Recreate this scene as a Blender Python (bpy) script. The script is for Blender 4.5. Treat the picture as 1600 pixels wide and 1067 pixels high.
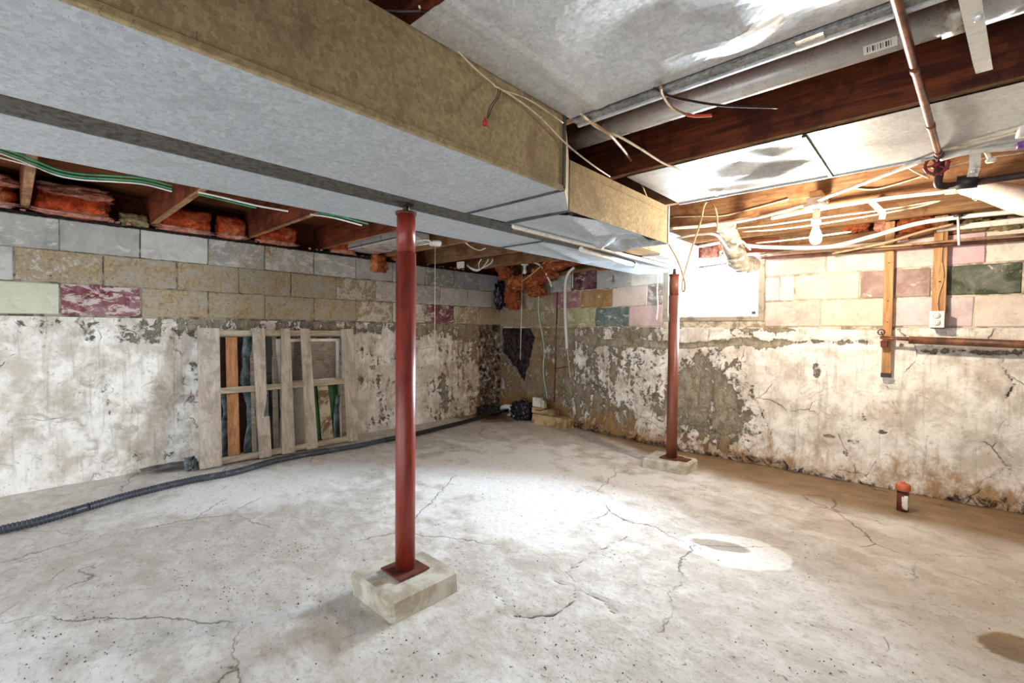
import bpy, math, random
import numpy as np
from mathutils import Vector, noise as mn

scene = bpy.context.scene
for o in list(bpy.data.objects):
    bpy.data.objects.remove(o, do_unlink=True)
COL = scene.collection
rnd = random.Random(7)

# ------------------------------------------------------------------ camera
YAW, PIT, ROL, FPX = math.radians(42.592), math.radians(1.4255), math.radians(0.4917), 722.69
HC = 1.12
SK = 0.14            # slope of the skewed stretch of the right-hand wall (x < -2)
def YW(x): return 4.30+SK*np.maximum(0.0, -2.0-x)
F = np.array([-math.sin(YAW)*math.cos(PIT), math.cos(YAW)*math.cos(PIT), -math.sin(PIT)])
R0 = np.array([math.cos(YAW), math.sin(YAW), 0.0])
U0 = np.cross(R0, F)
RV = math.cos(ROL)*R0 + math.sin(ROL)*U0
UV = -math.sin(ROL)*R0 + math.cos(ROL)*U0
cd = bpy.data.cameras.new('camera')
cam = bpy.data.objects.new('camera', cd)
COL.objects.link(cam)
from mathutils import Matrix
M = Matrix.Identity(4)
for i in range(3):
    M[i][0] = RV[i]; M[i][1] = UV[i]; M[i][2] = -F[i]
M[2][3] = HC
cam.matrix_world = M
cd.sensor_width = 36.0
cd.lens = FPX/1600*36
cd.shift_x = 0.0
cd.clip_start = 0.02
scene.camera = cam

def at(px, py, ax, val):
    """point where the sight line of a photograph pixel meets the plane axis=val (0 x, 1 y, 2 z)"""
    d = F + RV*(px-800)/FPX - UV*(py-533.5)/FPX
    c = np.array([0, 0, HC])
    if ax == 1 and val >= 4.0 and px < 1000:      # the right-hand wall runs slightly askew near the corner
        o = 4.3-val; t = (4.3-o-SK*2.0)/(d[1]+SK*d[0]); return tuple(c + d*t)
    return tuple(c + d*(val-c[ax])/d[ax])

# ------------------------------------------------------------------ world, lights, exposure
w = bpy.data.worlds.new('daylight_fill'); scene.world = w; w.use_nodes = True
bg = w.node_tree.nodes['Background']
bg.inputs[0].default_value = (0.90, 0.95, 1.0, 1); bg.inputs[1].default_value = 1.75  # even sky, also added as soft fill through the open back of the room

def lamp(name, kind, loc, energy, color, size=None, target=None, sy=None):
    l = bpy.data.lights.new(name, kind); l.energy = energy; l.color = color
    if kind == 'AREA':
        l.shape = 'RECTANGLE'; l.size = size; l.size_y = sy
    else:
        l.shadow_soft_size = size
    o = bpy.data.objects.new(name, l); COL.objects.link(o); o.location = loc
    if target is not None:
        o.rotation_euler = (Vector(target)-Vector(loc)).to_track_quat('-Z', 'Y').to_euler()
    return o
BULB = (-0.545, 3.25, 1.675)
BULB_STRENGTH, BULB_COLOR = 700, (1.0, 0.85, 0.66)      # the filament bulb's own glow lights the room
lamp('window_daylight', 'AREA', (-1.46, 4.70, 1.56), 240, (0.80, 0.90, 1.0), 1.0, (-2.9, 2.0, 0.95), 0.55)
scene.view_settings.view_transform = 'Standard'
scene.view_settings.look = 'None'
scene.view_settings.gamma = 1
scene.view_settings.use_curve_mapping = False
scene.view_settings.exposure = 0.95

# ------------------------------------------------------------------ node helper
class NT:
    def __init__(s, name):
        s.m = bpy.data.materials.new(name); s.m.use_nodes = True
        s.t = s.m.node_tree; s.t.nodes.clear()
        s.out = s.n('ShaderNodeOutputMaterial'); s.p = s.n('ShaderNodeBsdfPrincipled')
        s.t.links.new(s.p.outputs[0], s.out.inputs[0])
    def n(s, k): return s.t.nodes.new(k)
    def set(s, sock, v):
        if isinstance(v, bpy.types.NodeSocket): s.t.links.new(v, sock)
        elif v is not None:
            if isinstance(v, (tuple, list)) and len(v) == 3 and sock.type == 'RGBA': v = (*v, 1)
            sock.default_value = v
    def coord(s, kind='Object', scale=(1, 1, 1), rand=False):
        c = s.n('ShaderNodeTexCoord'); mp = s.n('ShaderNodeMapping')
        s.t.links.new(c.outputs[kind], mp.inputs[0]); mp.inputs['Scale'].default_value = scale
        if rand:
            oi = s.n('ShaderNodeObjectInfo'); cm = s.n('ShaderNodeCombineXYZ')
            r = s.math('MULTIPLY', oi.outputs['Random'], 37.0)
            for i in range(3): s.t.links.new(r, cm.inputs[i])
            s.t.links.new(cm.outputs[0], mp.inputs['Location'])
        return mp.outputs[0]
    def noise(s, co, scale, detail=6, rough=0.6, dist=0.0, col=False):
        t = s.n('ShaderNodeTexNoise'); s.set(t.inputs['Vector'], co)
        t.inputs['Scale'].default_value = scale; t.inputs['Detail'].default_value = detail
        t.inputs['Roughness'].default_value = rough; t.inputs['Distortion'].default_value = dist
        return t.outputs['Color' if col else 'Fac']
    def voro(s, co, scale, feat='F1', out='Distance', rnd_=1.0):
        t = s.n('ShaderNodeTexVoronoi'); t.feature = feat; s.set(t.inputs['Vector'], co)
        t.inputs['Scale'].default_value = scale; t.inputs['Randomness'].default_value = rnd_
        return t.outputs[out]
    def ramp(s, f, *st):
        r = s.n('ShaderNodeValToRGB'); s.set(r.inputs[0], f); e = r.color_ramp.elements
        while len(e) < len(st): e.new(0.5)
        for i, (p, c) in enumerate(st):
            e[i].position = p; e[i].color = (c, c, c, 1) if isinstance(c, (int, float)) else (*c, 1)
        return r.outputs[0]
    def sstep(s, f, a, b):
        m = s.n('ShaderNodeMapRange'); m.interpolation_type = 'SMOOTHSTEP'
        s.set(m.inputs[0], f); m.inputs[1].default_value = a; m.inputs[2].default_value = b
        return m.outputs[0]
    def math(s, op, a, b=None):
        m = s.n('ShaderNodeMath'); m.operation = op; s.set(m.inputs[0], a)
        if b is not None: s.set(m.inputs[1], b)
        return m.outputs[0]
    def mix(s, f, a, b, mode='MIX'):
        m = s.n('ShaderNodeMix'); m.data_type = 'RGBA'; m.blend_type = mode
        s.set(m.inputs[0], f); s.set(m.inputs[6], a); s.set(m.inputs[7], b)
        return m.outputs[2]
    def bump(s, h, strength=0.3, dist=0.01, prev=None):
        b = s.n('ShaderNodeBump'); b.inputs['Strength'].default_value = strength
        b.inputs['Distance'].default_value = dist; s.set(b.inputs['Height'], h)
        if prev is not None: s.set(b.inputs['Normal'], prev)
        return b.outputs[0]
    def attr(s, name):
        a = s.n('ShaderNodeAttribute'); a.attribute_name = name
        sp = s.n('ShaderNodeSeparateColor'); s.t.links.new(a.outputs['Color'], sp.inputs[0])
        return sp.outputs[0], sp.outputs[1], sp.outputs[2]
    def fin(s, col=None, rough=0.8, metal=0.0, normal=None, spec=None, emit=None, es=0):
        s.set(s.p.inputs['Base Color'], col); s.set(s.p.inputs['Roughness'], rough)
        s.set(s.p.inputs['Metallic'], metal)
        if normal is not None: s.set(s.p.inputs['Normal'], normal)
        if spec is not None: s.p.inputs['Specular IOR Level'].default_value = spec
        if emit: s.set(s.p.inputs['Emission Color'], emit); s.p.inputs['Emission Strength'].default_value = es
        return s.m
def srgb(r, g, b):
    f = lambda c: (c/255/12.92) if c/255 <= 0.04045 else ((c/255+0.055)/1.055)**2.4
    return (f(r), f(g), f(b))

# ------------------------------------------------------------------ materials
def plaster_mat():
    n = NT('peeling_plaster'); co = n.coord()
    P, S, D = n.attr('wear_glare')
    big = n.noise(co, 3.2, 8, 0.62, 0.6); fine = n.noise(co, 16, 9, 0.72, 0.8)
    st = n.coord(scale=(9, 9, 1.3)); streak = n.noise(st, 1.6, 7, 0.6, 0.4)
    s1 = n.math('ADD', n.math('MULTIPLY', big, 0.4), n.math('MULTIPLY', fine, 0.45))
    s1 = n.math('ADD', s1, n.math('MULTIPLY', streak, 0.25))           # centre ~0.55
    pv = n.math('ADD', n.math('MULTIPLY', n.math('SUBTRACT', s1, 0.5), 2.4), n.math('SUBTRACT', P, 0.04))
    pm = n.sstep(pv, 0.44, 0.60)
    spot = n.sstep(n.noise(co, 42, 5, 0.6), 0.60, 0.68)
    conc = n.mix(n.sstep(fine, 0.38, 0.62), srgb(124, 115, 96), srgb(174, 165, 146))
    conc = n.mix(n.sstep(streak, 0.5, 0.7), conc, srgb(106, 97, 80))
    white = n.mix(n.sstep(n.noise(co, 5, 8, 0.7), 0.36, 0.62), srgb(202, 192, 178), srgb(247, 243, 235))
    white = n.mix(n.math('MULTIPLY', spot, 0.5), white, srgb(150, 142, 128))
    col = n.mix(pm, conc, white)
    grime = n.sstep(n.noise(co, 6.5, 9, 0.75, 1.2), 0.5, 0.66)
    col = n.mix(n.math('MULTIPLY', grime, 0.5), col, srgb(146, 136, 118))
    col = n.mix(n.math('MULTIPLY', n.sstep(n.noise(n.coord(scale=(14, 14, 1.0)), 2.2, 7, 0.65, 0.3), 0.52, 0.68), 0.3), col, srgb(120, 108, 86))
    edge = n.sstep(pv, 0.43, 0.46); edge2 = n.sstep(pv, 0.50, 0.54)
    rim = n.math('SUBTRACT', edge, edge2)
    col = n.mix(n.math('MULTIPLY', rim, 0.6), col, srgb(70, 62, 50))
    sv = n.math('ADD', n.math('MULTIPLY', n.math('SUBTRACT', n.noise(n.coord(scale=(1, 1, 0.6)), 9, 10, 0.78, 0.3), 0.5), 2.2), n.math('SUBTRACT', S, 0.0))
    col = n.mix(n.math('MULTIPLY', n.sstep(sv, 0.30, 0.85), 0.85), col, n.mix(fine, srgb(96, 58, 24), srgb(196, 150, 84)))
    dv = n.math('ADD', n.math('MULTIPLY', n.math('SUBTRACT', n.noise(co, 13, 9, 0.8, 1.0), 0.5), 2.0), D)
    col = n.mix(n.sstep(dv, 0.38, 0.72), col, n.mix(n.sstep(fine, 0.4, 0.62), srgb(18, 13, 20), srgb(84, 66, 64)))
    crack = n.voro(n.mix(0.12, co, n.noise(co, 5, 5, 0.6, col=True)), 2.1, 'DISTANCE_TO_EDGE')
    ck = n.math('MULTIPLY', n.ramp(crack, (0.0, 1.0), (0.007, 0.0)), n.sstep(big, 0.5, 0.6))
    col = n.mix(n.math('MULTIPLY', ck, 0.75), col, srgb(60, 50, 40))
    h = n.math('ADD', n.math('MULTIPLY', pm, 0.7), n.math('MULTIPLY', fine, 0.9))
    h = n.math('SUBTRACT', h, ck)
    return n.fin(col, 0.9, 0, n.bump(h, 0.85, 0.008), 0.25)

def floor_mat():
    n = NT('dusty_concrete'); co = n.coord()
    W, S, D = n.attr('wear_glare')
    rot = n.n('ShaderNodeMapping'); n.set(rot.inputs[0], n.coord()); rot.inputs['Rotation'].default_value = (0, 0, 0.35); rot.inputs['Scale'].default_value = (1, 1.35, 1)
    ro = rot.outputs[0]
    big = n.noise(ro, 1.7, 9, 0.62, 0.5); mid = n.noise(ro, 6, 10, 0.68, 0.35); fine = n.noise(co, 34, 8, 0.75, 0.3)
    base = n.mix(n.sstep(mid, 0.30, 0.66), srgb(194, 187, 176), srgb(218, 214, 207))
    base = n.mix(n.math('MULTIPLY', n.sstep(n.noise(ro, 15, 10, 0.8, 0.8), 0.5, 0.64), 0.5), base, srgb(156, 146, 130))
    base = n.mix(n.math('MULTIPLY', n.sstep(big, 0.5, 0.66), 0.6), base, srgb(186, 176, 162))
    wv = n.math('ADD', n.math('ADD', n.math('MULTIPLY', big, 0.5), n.math('MULTIPLY', mid, 0.5)), n.math('SUBTRACT', W, 0.5))
    base = n.mix(n.sstep(wv, 0.44, 0.72), base, srgb(240, 240, 237))
    base = n.mix(n.math('MULTIPLY', n.sstep(fine, 0.52, 0.66), 0.35), base, srgb(140, 128, 110))
    sv = n.math('ADD', n.math('MULTIPLY', mid, 0.5), n.math('SUBTRACT', S, 0.25))
    br = n.mix(n.sstep(mid, 0.3, 0.7), srgb(100, 72, 38), srgb(156, 124, 78))
    base = n.mix(n.math('MULTIPLY', n.sstep(sv, 0.2, 0.85), 0.9), base, br)
    # pits, flakes and specks
    pit = n.sstep(n.noise(n.coord(scale=(1, 1.9, 1)), 42, 5, 0.65, 0.5), 0.64, 0.68)
    pitm = n.math('MULTIPLY', pit, n.sstep(n.noise(ro, 3.2, 4, 0.6), 0.40, 0.54))
    flake = n.noise(ro, 26, 9, 0.8, 1.6)
    fl = n.math('MULTIPLY', n.sstep(flake, 0.60, 0.66), n.sstep(n.math('ADD', n.noise(co, 2.4, 4, 0.6), n.math('MULTIPLY', D, 0.35)), 0.50, 0.62))
    dark = n.math('MAXIMUM', pitm, fl)
    base = n.mix(n.math('MULTIPLY', dark, 0.72), base, srgb(72, 62, 50))
    dv = n.math('ADD', n.math('MULTIPLY', flake, 0.45), n.math('SUBTRACT', D, 0.3))
    base = n.mix(n.math('MULTIPLY', n.sstep(dv, 0.35, 0.8), 0.92), base, srgb(44, 34, 25))
    crack = n.voro(n.mix(0.16, co, n.noise(co, 3, 6, 0.65, col=True)), 1.15, 'DISTANCE_TO_EDGE')
    ck = n.math('MULTIPLY', n.ramp(crack, (0.0, 1.0), (0.0045, 0.0)), n.sstep(n.noise(co, 1.1, 3), 0.47, 0.56))
    base = n.mix(n.math('MULTIPLY', ck, 0.7), base, srgb(78, 66, 52))
    h = n.math('ADD', n.math('MULTIPLY', mid, 0.7), n.math('MULTIPLY', fine, 0.6))
    h = n.math('SUBTRACT', h, n.math('ADD', n.math('MULTIPLY', dark, 0.9), ck))
    rough = n.mix(n.sstep(S, 0.3, 0.9), (0.78,)*3, (0.42,)*3)
    return n.fin(base, rough, 0, n.bump(h, 0.9, 0.007), 0.35)

def block_mat(name='painted_block'):
    """object colour = paint, object alpha = how much paint is left; bare block shows where it has gone"""
    n = NT(name); co = n.coord(rand=True)
    oi = n.n('ShaderNodeObjectInfo')
    fine = n.noise(co, 44, 9, 0.75, 0.2); mid = n.noise(co, 6, 8, 0.68, 0.9)
    bare = n.mix(n.sstep(fine, 0.35, 0.65), srgb(136, 116, 86), srgb(182, 160, 126))
    bare = n.mix(n.sstep(mid, 0.4, 0.7), bare, srgb(166, 160, 146))
    bare = n.mix(n.sstep(n.noise(co, 90, 3), 0.66, 0.72), bare, srgb(226, 216, 196))
    bare = n.mix(n.sstep(n.noise(co, 60, 3, 0.6, 0.3), 0.65, 0.70), bare, srgb(70, 60, 46))
    paint = n.mix(n.math('MULTIPLY', n.sstep(mid, 0.35, 0.7), 0.42), oi.outputs['Color'], n.mix(0.5, oi.outputs['Color'], (0.9, 0.87, 0.8)))
    paint = n.mix(n.math('MULTIPLY', n.sstep(n.noise(co, 4.5, 10, 0.75, 0.3), 0.46, 0.66), 0.5), paint, n.mix(0.55, oi.outputs['Color'], (0.05, 0.045, 0.035)))
    wash = n.math('ADD', n.noise(n.coord(scale=(1.2, 1.2, 2.4), rand=True), 7, 10, 0.75, 0.35), n.math('MULTIPLY', n.math('SUBTRACT', 0.9, oi.outputs['Alpha']), 0.35))
    paint = n.mix(n.math('MULTIPLY', n.sstep(wash, 0.57, 0.63), 0.75), paint, srgb(218, 208, 196))
    v = n.math('ADD', n.math('ADD', n.math('MULTIPLY', mid, 0.6), n.math('MULTIPLY', fine, 0.4)), n.math('SUBTRACT', oi.outputs['Alpha'], 0.6))
    pm = n.sstep(v, 0.46, 0.53)
    col = n.mix(pm, bare, paint)
    rim = n.math('SUBTRACT', n.sstep(v, 0.44, 0.46), n.sstep(v, 0.475, 0.50))
    col = n.mix(n.math('MULTIPLY', rim, 0.45), col, srgb(230, 222, 205))
    scr = n.noise(n.coord(scale=(3, 3, 14), rand=True), 5, 6, 0.6, 1.0)
    col = n.mix(n.math('MULTIPLY', n.sstep(scr, 0.6, 0.72), 0.35), col, srgb(84, 76, 64))
    h = n.math('ADD', n.math('MULTIPLY', fine, 1.0), n.math('MULTIPLY', pm, 0.5))
    return n.fin(col, 0.88, 0, n.bump(h, 0.7, 0.006), 0.3)

def galv(name, a, b, rough=0.42, metal=0.75, spangle=46, dirt=0.5):
    n = NT(name); co = n.coord()
    d = n.mix(0.02, co, n.noise(co, 30, 3, col=True))
    v = n.voro(d, spangle, 'F1', 'Color'); sp = n.n('ShaderNodeSeparateColor'); n.set(sp.inputs[0], v)
    cl = n.noise(co, 4.2, 8, 0.6, 0.7)
    col = n.mix(n.math('ADD', n.math('MULTIPLY', sp.outputs[0], 0.55), n.math('MULTIPLY', n.noise(co, 60, 5, 0.7), 0.45)), a, b)
    col = n.mix(n.math('MULTIPLY', n.sstep(cl, 0.50, 0.66), dirt), col, n.mix(0.55, a, (0.05, 0.045, 0.04)))
    fl = n.sstep(n.noise(n.coord(scale=(1, 2.4, 1)), 80, 3, 0.6, 1.6), 0.61, 0.65)
    col = n.mix(n.math('MULTIPLY', fl, 0.75), col, n.mix(0.5, a, (0.04, 0.04, 0.045)))
    r = n.math('ADD', n.math('MULTIPLY', sp.outputs[1], 0.2), rough)
    bp = n.bump(n.noise(co, 5, 3), 0.12, 0.03)
    return n.fin(col, r, metal, n.bump(sp.outputs[2], 0.06, 0.002, bp))

def wood(name, a, b, ax='x', scale=1.0, rough=0.75, dirt=None, bump=0.5):
    n = NT(name)
    sc = {'x': (1.2, 14, 14), 'y': (14, 1.2, 14), 'z': (14, 14, 1.2)}[ax]
    co = n.coord(scale=tuple(v*scale for v in sc), rand=True)
    g = n.noise(co, 2.2, 8, 0.65, 1.2); g2 = n.noise(co, 9, 6, 0.7, 0.3)
    col = n.mix(n.sstep(g, 0.32, 0.68), a, b)
    col = n.mix(n.math('MULTIPLY', n.sstep(g2, 0.56, 0.68), 0.5), col, tuple(v*0.35 for v in a))
    if dirt:
        col = n.mix(n.math('MULTIPLY', n.sstep(n.noise(n.coord(rand=True), 5, 6, 0.7), 0.48, 0.62), 0.7), col, dirt)
    return n.fin(col, rough, 0, n.bump(n.math('ADD', g, g2), bump, 0.004), 0.3)

def paint(name, a, b=None, rough=0.5, scale=9, lo=0.5, hi=0.62, metal=0, bump=0.15, stretch=(1, 1, 1)):
    n = NT(name); co = n.coord(scale=stretch)
    if b is None: b = tuple(v*0.6 for v in a)
    v = n.noise(co, scale, 8, 0.7, 0.5)
    return n.fin(n.mix(n.sstep(v, lo, hi), a, b), rough, metal, n.bump(n.noise(co, scale*3, 5), bump, 0.003))

MP = plaster_mat(); MF = floor_mat(); MB_ = block_mat()
M_mortar = paint('grey_mortar', srgb(160, 152, 136), srgb(88, 78, 62), 0.95, 12, 0.4, 0.6, 0, 0.8)
M_mortar2 = paint('painted_mortar', srgb(204, 192, 170), srgb(136, 122, 98), 0.95, 10, 0.42, 0.6, 0, 0.8)
M_under = galv('galvanised_underside', srgb(164, 172, 178), srgb(206, 212, 217), 0.45, 0.3, 80, 0.18)
M_side = galv('galvanised_side_shaded', srgb(138, 120, 88), srgb(190, 170, 132), 0.6, 0.15, 85, 0.5)  # tan tint puts the side's dim, warm lamp light into the colour
M_pan = galv('galvanised_pan', srgb(182, 184, 184), srgb(220, 221, 220), 0.34, 0.35, 85, 0.2)
M_pipe = galv('galvanised_pipe', srgb(214, 214, 210), srgb(238, 238, 234), 0.24, 0.4, 20, 0.1)
M_flange = galv('galvanised_flange', srgb(112, 112, 108), srgb(190, 190, 186), 0.5, 0.5, 110, 0.6)
M_beam = paint('grey_beam_paint', srgb(88, 84, 76), srgb(44, 40, 34), 0.75, 40, 0.42, 0.62, 0, 0.4)
M_seam = paint('dark_seam', srgb(66, 68, 68), srgb(34, 34, 34), 0.5)
M_joist = wood('dark_joist', srgb(78, 34, 20), srgb(132, 66, 34), 'x', 0.9, 0.6, srgb(52, 22, 14))
M_joistb = wood('joist_underside_lit', srgb(138, 98, 66), srgb(186, 146, 106), 'x', 1.1, 0.75, srgb(96, 62, 38))  # lighter tone paints light bounced off the floor onto the undersides
M_joistw = wood('brown_joist', srgb(118, 86, 58), srgb(160, 124, 88), 'x', 1.2, 0.75, srgb(110, 64, 32))
M_plank = wood('subfloor_board', srgb(84, 44, 22), srgb(140, 80, 42), 'y', 0.8, 0.8, srgb(48, 28, 18))
M_stud = wood('stud_wood', srgb(150, 106, 66), srgb(196, 154, 106), 'z', 1.0, 0.7)
M_tan = wood('tan_board', srgb(196, 152, 96), srgb(226, 190, 138), 'y', 1.0, 0.7)
M_pal = wood('weathered_pallet', srgb(166, 152, 136), srgb(202, 190, 174), 'z', 0.6, 0.85, srgb(146, 134, 118), 0.3)
M_palx = wood('weathered_rail', srgb(150, 134, 114), srgb(194, 180, 158), 'y', 1.0, 0.85)
M_orange = wood('orange_timber', srgb(158, 104, 62), srgb(204, 150, 102), 'z', 0.9, 0.6)
M_red = paint('red_primer', srgb(136, 50, 36), srgb(96, 30, 24), 0.36, 5, 0.42, 0.66, 0.0, 0.1, (3, 3, 0.6))
M_red2 = paint('brown_primer', srgb(122, 66, 46), srgb(94, 46, 32), 0.45, 5, 0.42, 0.66, 0.0, 0.1, (3, 3, 0.6))
M_rust = paint('rust', srgb(104, 48, 30), srgb(58, 28, 20), 0.8, 18)
M_pier = paint('pier_concrete', srgb(206, 202, 190), srgb(168, 158, 136), 0.85, 6, 0.42, 0.62, 0, 0.5)
M_white = paint('white_pvc', srgb(234, 230, 220), srgb(206, 200, 186), 0.4, 12)
M_cream = paint('cream_cable', srgb(218, 204, 176), srgb(176, 160, 130), 0.5, 14)
M_tancable = paint('tan_cable', srgb(184, 150, 112), srgb(140, 104, 72), 0.5, 14)
M_green = paint('green_wire', srgb(44, 150, 104), srgb(30, 112, 78), 0.4)
M_grit = paint('grit', srgb(112, 100, 82), srgb(70, 60, 48), 0.95)
M_black = paint('black_rubber', srgb(34, 34, 38), srgb(20, 20, 22), 0.4)
M_hose = paint('ribbed_hose', srgb(58, 62, 70), srgb(92, 96, 104), 0.35, 14, 0.5, 0.7)
M_bag = paint('black_plastic', srgb(26, 22, 32), srgb(52, 44, 60), 0.22)
M_dark = paint('dark_grime', srgb(58, 50, 42), srgb(28, 24, 20), 0.9, 22, 0.42, 0.58, 0, 0.8)
M_copper = paint('copper', srgb(156, 104, 80), srgb(104, 66, 52), 0.32, 12, 0.45, 0.6, 0.7)
M_iron = paint('black_iron', srgb(58, 34, 30), srgb(36, 22, 20), 0.5)
M_valve = paint('valve_red', srgb(128, 36, 44), srgb(84, 22, 30), 0.45)
M_brownpipe = paint('rusty_brown_pipe', srgb(120, 78, 52), srgb(72, 44, 30), 0.5, 9, 0.45, 0.6, 0.1)
M_redcap = paint('terracotta_cap', srgb(206, 110, 70), srgb(176, 84, 54), 0.5)
M_oranget = paint('orange_sheath', srgb(214, 88, 48), srgb(190, 66, 34), 0.4)
M_rednut = paint('red_wire_nut', srgb(190, 44, 34), None, 0.4)
M_purple = paint('purple_primer', srgb(112, 60, 140), None, 0.4)
M_foil = paint('foil', srgb(206, 200, 186), srgb(160, 154, 142), 0.3, 24, 0.45, 0.55, 0.5, 0.6)
M_greenp = paint('green_plastic_sheet', srgb(36, 96, 44), srgb(22, 62, 30), 0.5)
M_cloth = paint('blue_grey_tarp', srgb(120, 138, 142), srgb(44, 58, 60), 0.5, 7, 0.4, 0.6, 0, 0.6)
M_darkcl = paint('dark_tarp', srgb(52, 60, 58), srgb(24, 26, 26), 0.6, 6)
M_grille = paint('bronze_fins', srgb(184, 172, 158), srgb(140, 126, 112), 0.4, 20, metal=0.3)
M_tanpeel = paint('peeling_cream', srgb(206, 194, 166), srgb(122, 96, 74), 0.8, 5, 0.46, 0.54)
M_brownback = paint('brown_panel', srgb(74, 44, 30), srgb(44, 26, 20), 0.7)
M_brick = paint('yellow_brick', srgb(206, 180, 132), srgb(150, 116, 72), 0.85, 9, 0.42, 0.62, 0, 0.6)
M_foam = paint('crumbly_foam', srgb(150, 138, 96), srgb(104, 92, 60), 0.95, 20, 0.4, 0.6, 0, 1)
M_winframe = paint('window_frame_paint', srgb(232, 228, 218), srgb(190, 182, 166), 0.5, 12)
M_wingrey = paint('window_timber', srgb(160, 148, 130), srgb(112, 100, 84), 0.75, 12)
def ins_mat(name, a, b, c):
    n = NT(name); co = n.coord(rand=True)
    v = n.noise(co, 14, 8, 0.7, 1.4); v2 = n.noise(co, 6, 5, 0.6, 0.6)
    col = n.mix(n.sstep(v, 0.36, 0.64), a, b); col = n.mix(n.sstep(v2, 0.52, 0.68), col, c)
    return n.fin(col, 0.85, 0, n.bump(v, 1.0, 0.03), 0.3)
M_ins = ins_mat('red_insulation', srgb(150, 44, 14), srgb(222, 92, 40), srgb(236, 150, 100))
M_insp = ins_mat('pink_insulation', srgb(170, 96, 76), srgb(224, 160, 136), srgb(240, 200, 176))
M_insb = ins_mat('brown_insulation', srgb(112, 52, 28), srgb(196, 104, 58), srgb(222, 150, 92))
def bulb_mat():
    n = NT('lit_bulb'); return n.fin((1, .9, .7), 0.3, emit=(*BULB_COLOR, 1), es=BULB_STRENGTH)
M_bulb = bulb_mat()
def glass_mat(name, tint=(1, 1, 1)):
    m = bpy.data.materials.new(name); m.use_nodes = True; t = m.node_tree; t.nodes.clear()
    o = t.nodes.new('ShaderNodeOutputMaterial'); mx = t.nodes.new('ShaderNodeMixShader')
    tr = t.nodes.new('ShaderNodeBsdfTransparent'); gl = t.nodes.new('ShaderNodeBsdfGlossy'); fr = t.nodes.new('ShaderNodeFresnel')
    tr.inputs[0].default_value = (*tint, 1); gl.inputs['Roughness'].default_value = 0.03; fr.inputs[0].default_value = 1.45
    t.links.new(fr.outputs[0], mx.inputs[0]); t.links.new(tr.outputs[0], mx.inputs[1]); t.links.new(gl.outputs[0], mx.inputs[2])
    t.links.new(mx.outputs[0], o.inputs[0]); return m
M_glass = glass_mat('window_glass', (0.96, 0.98, 1.0))
M_bulbglass = paint('frosted_bulb', srgb(236, 232, 224), srgb(220, 214, 204), 0.15, bump=0)

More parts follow.
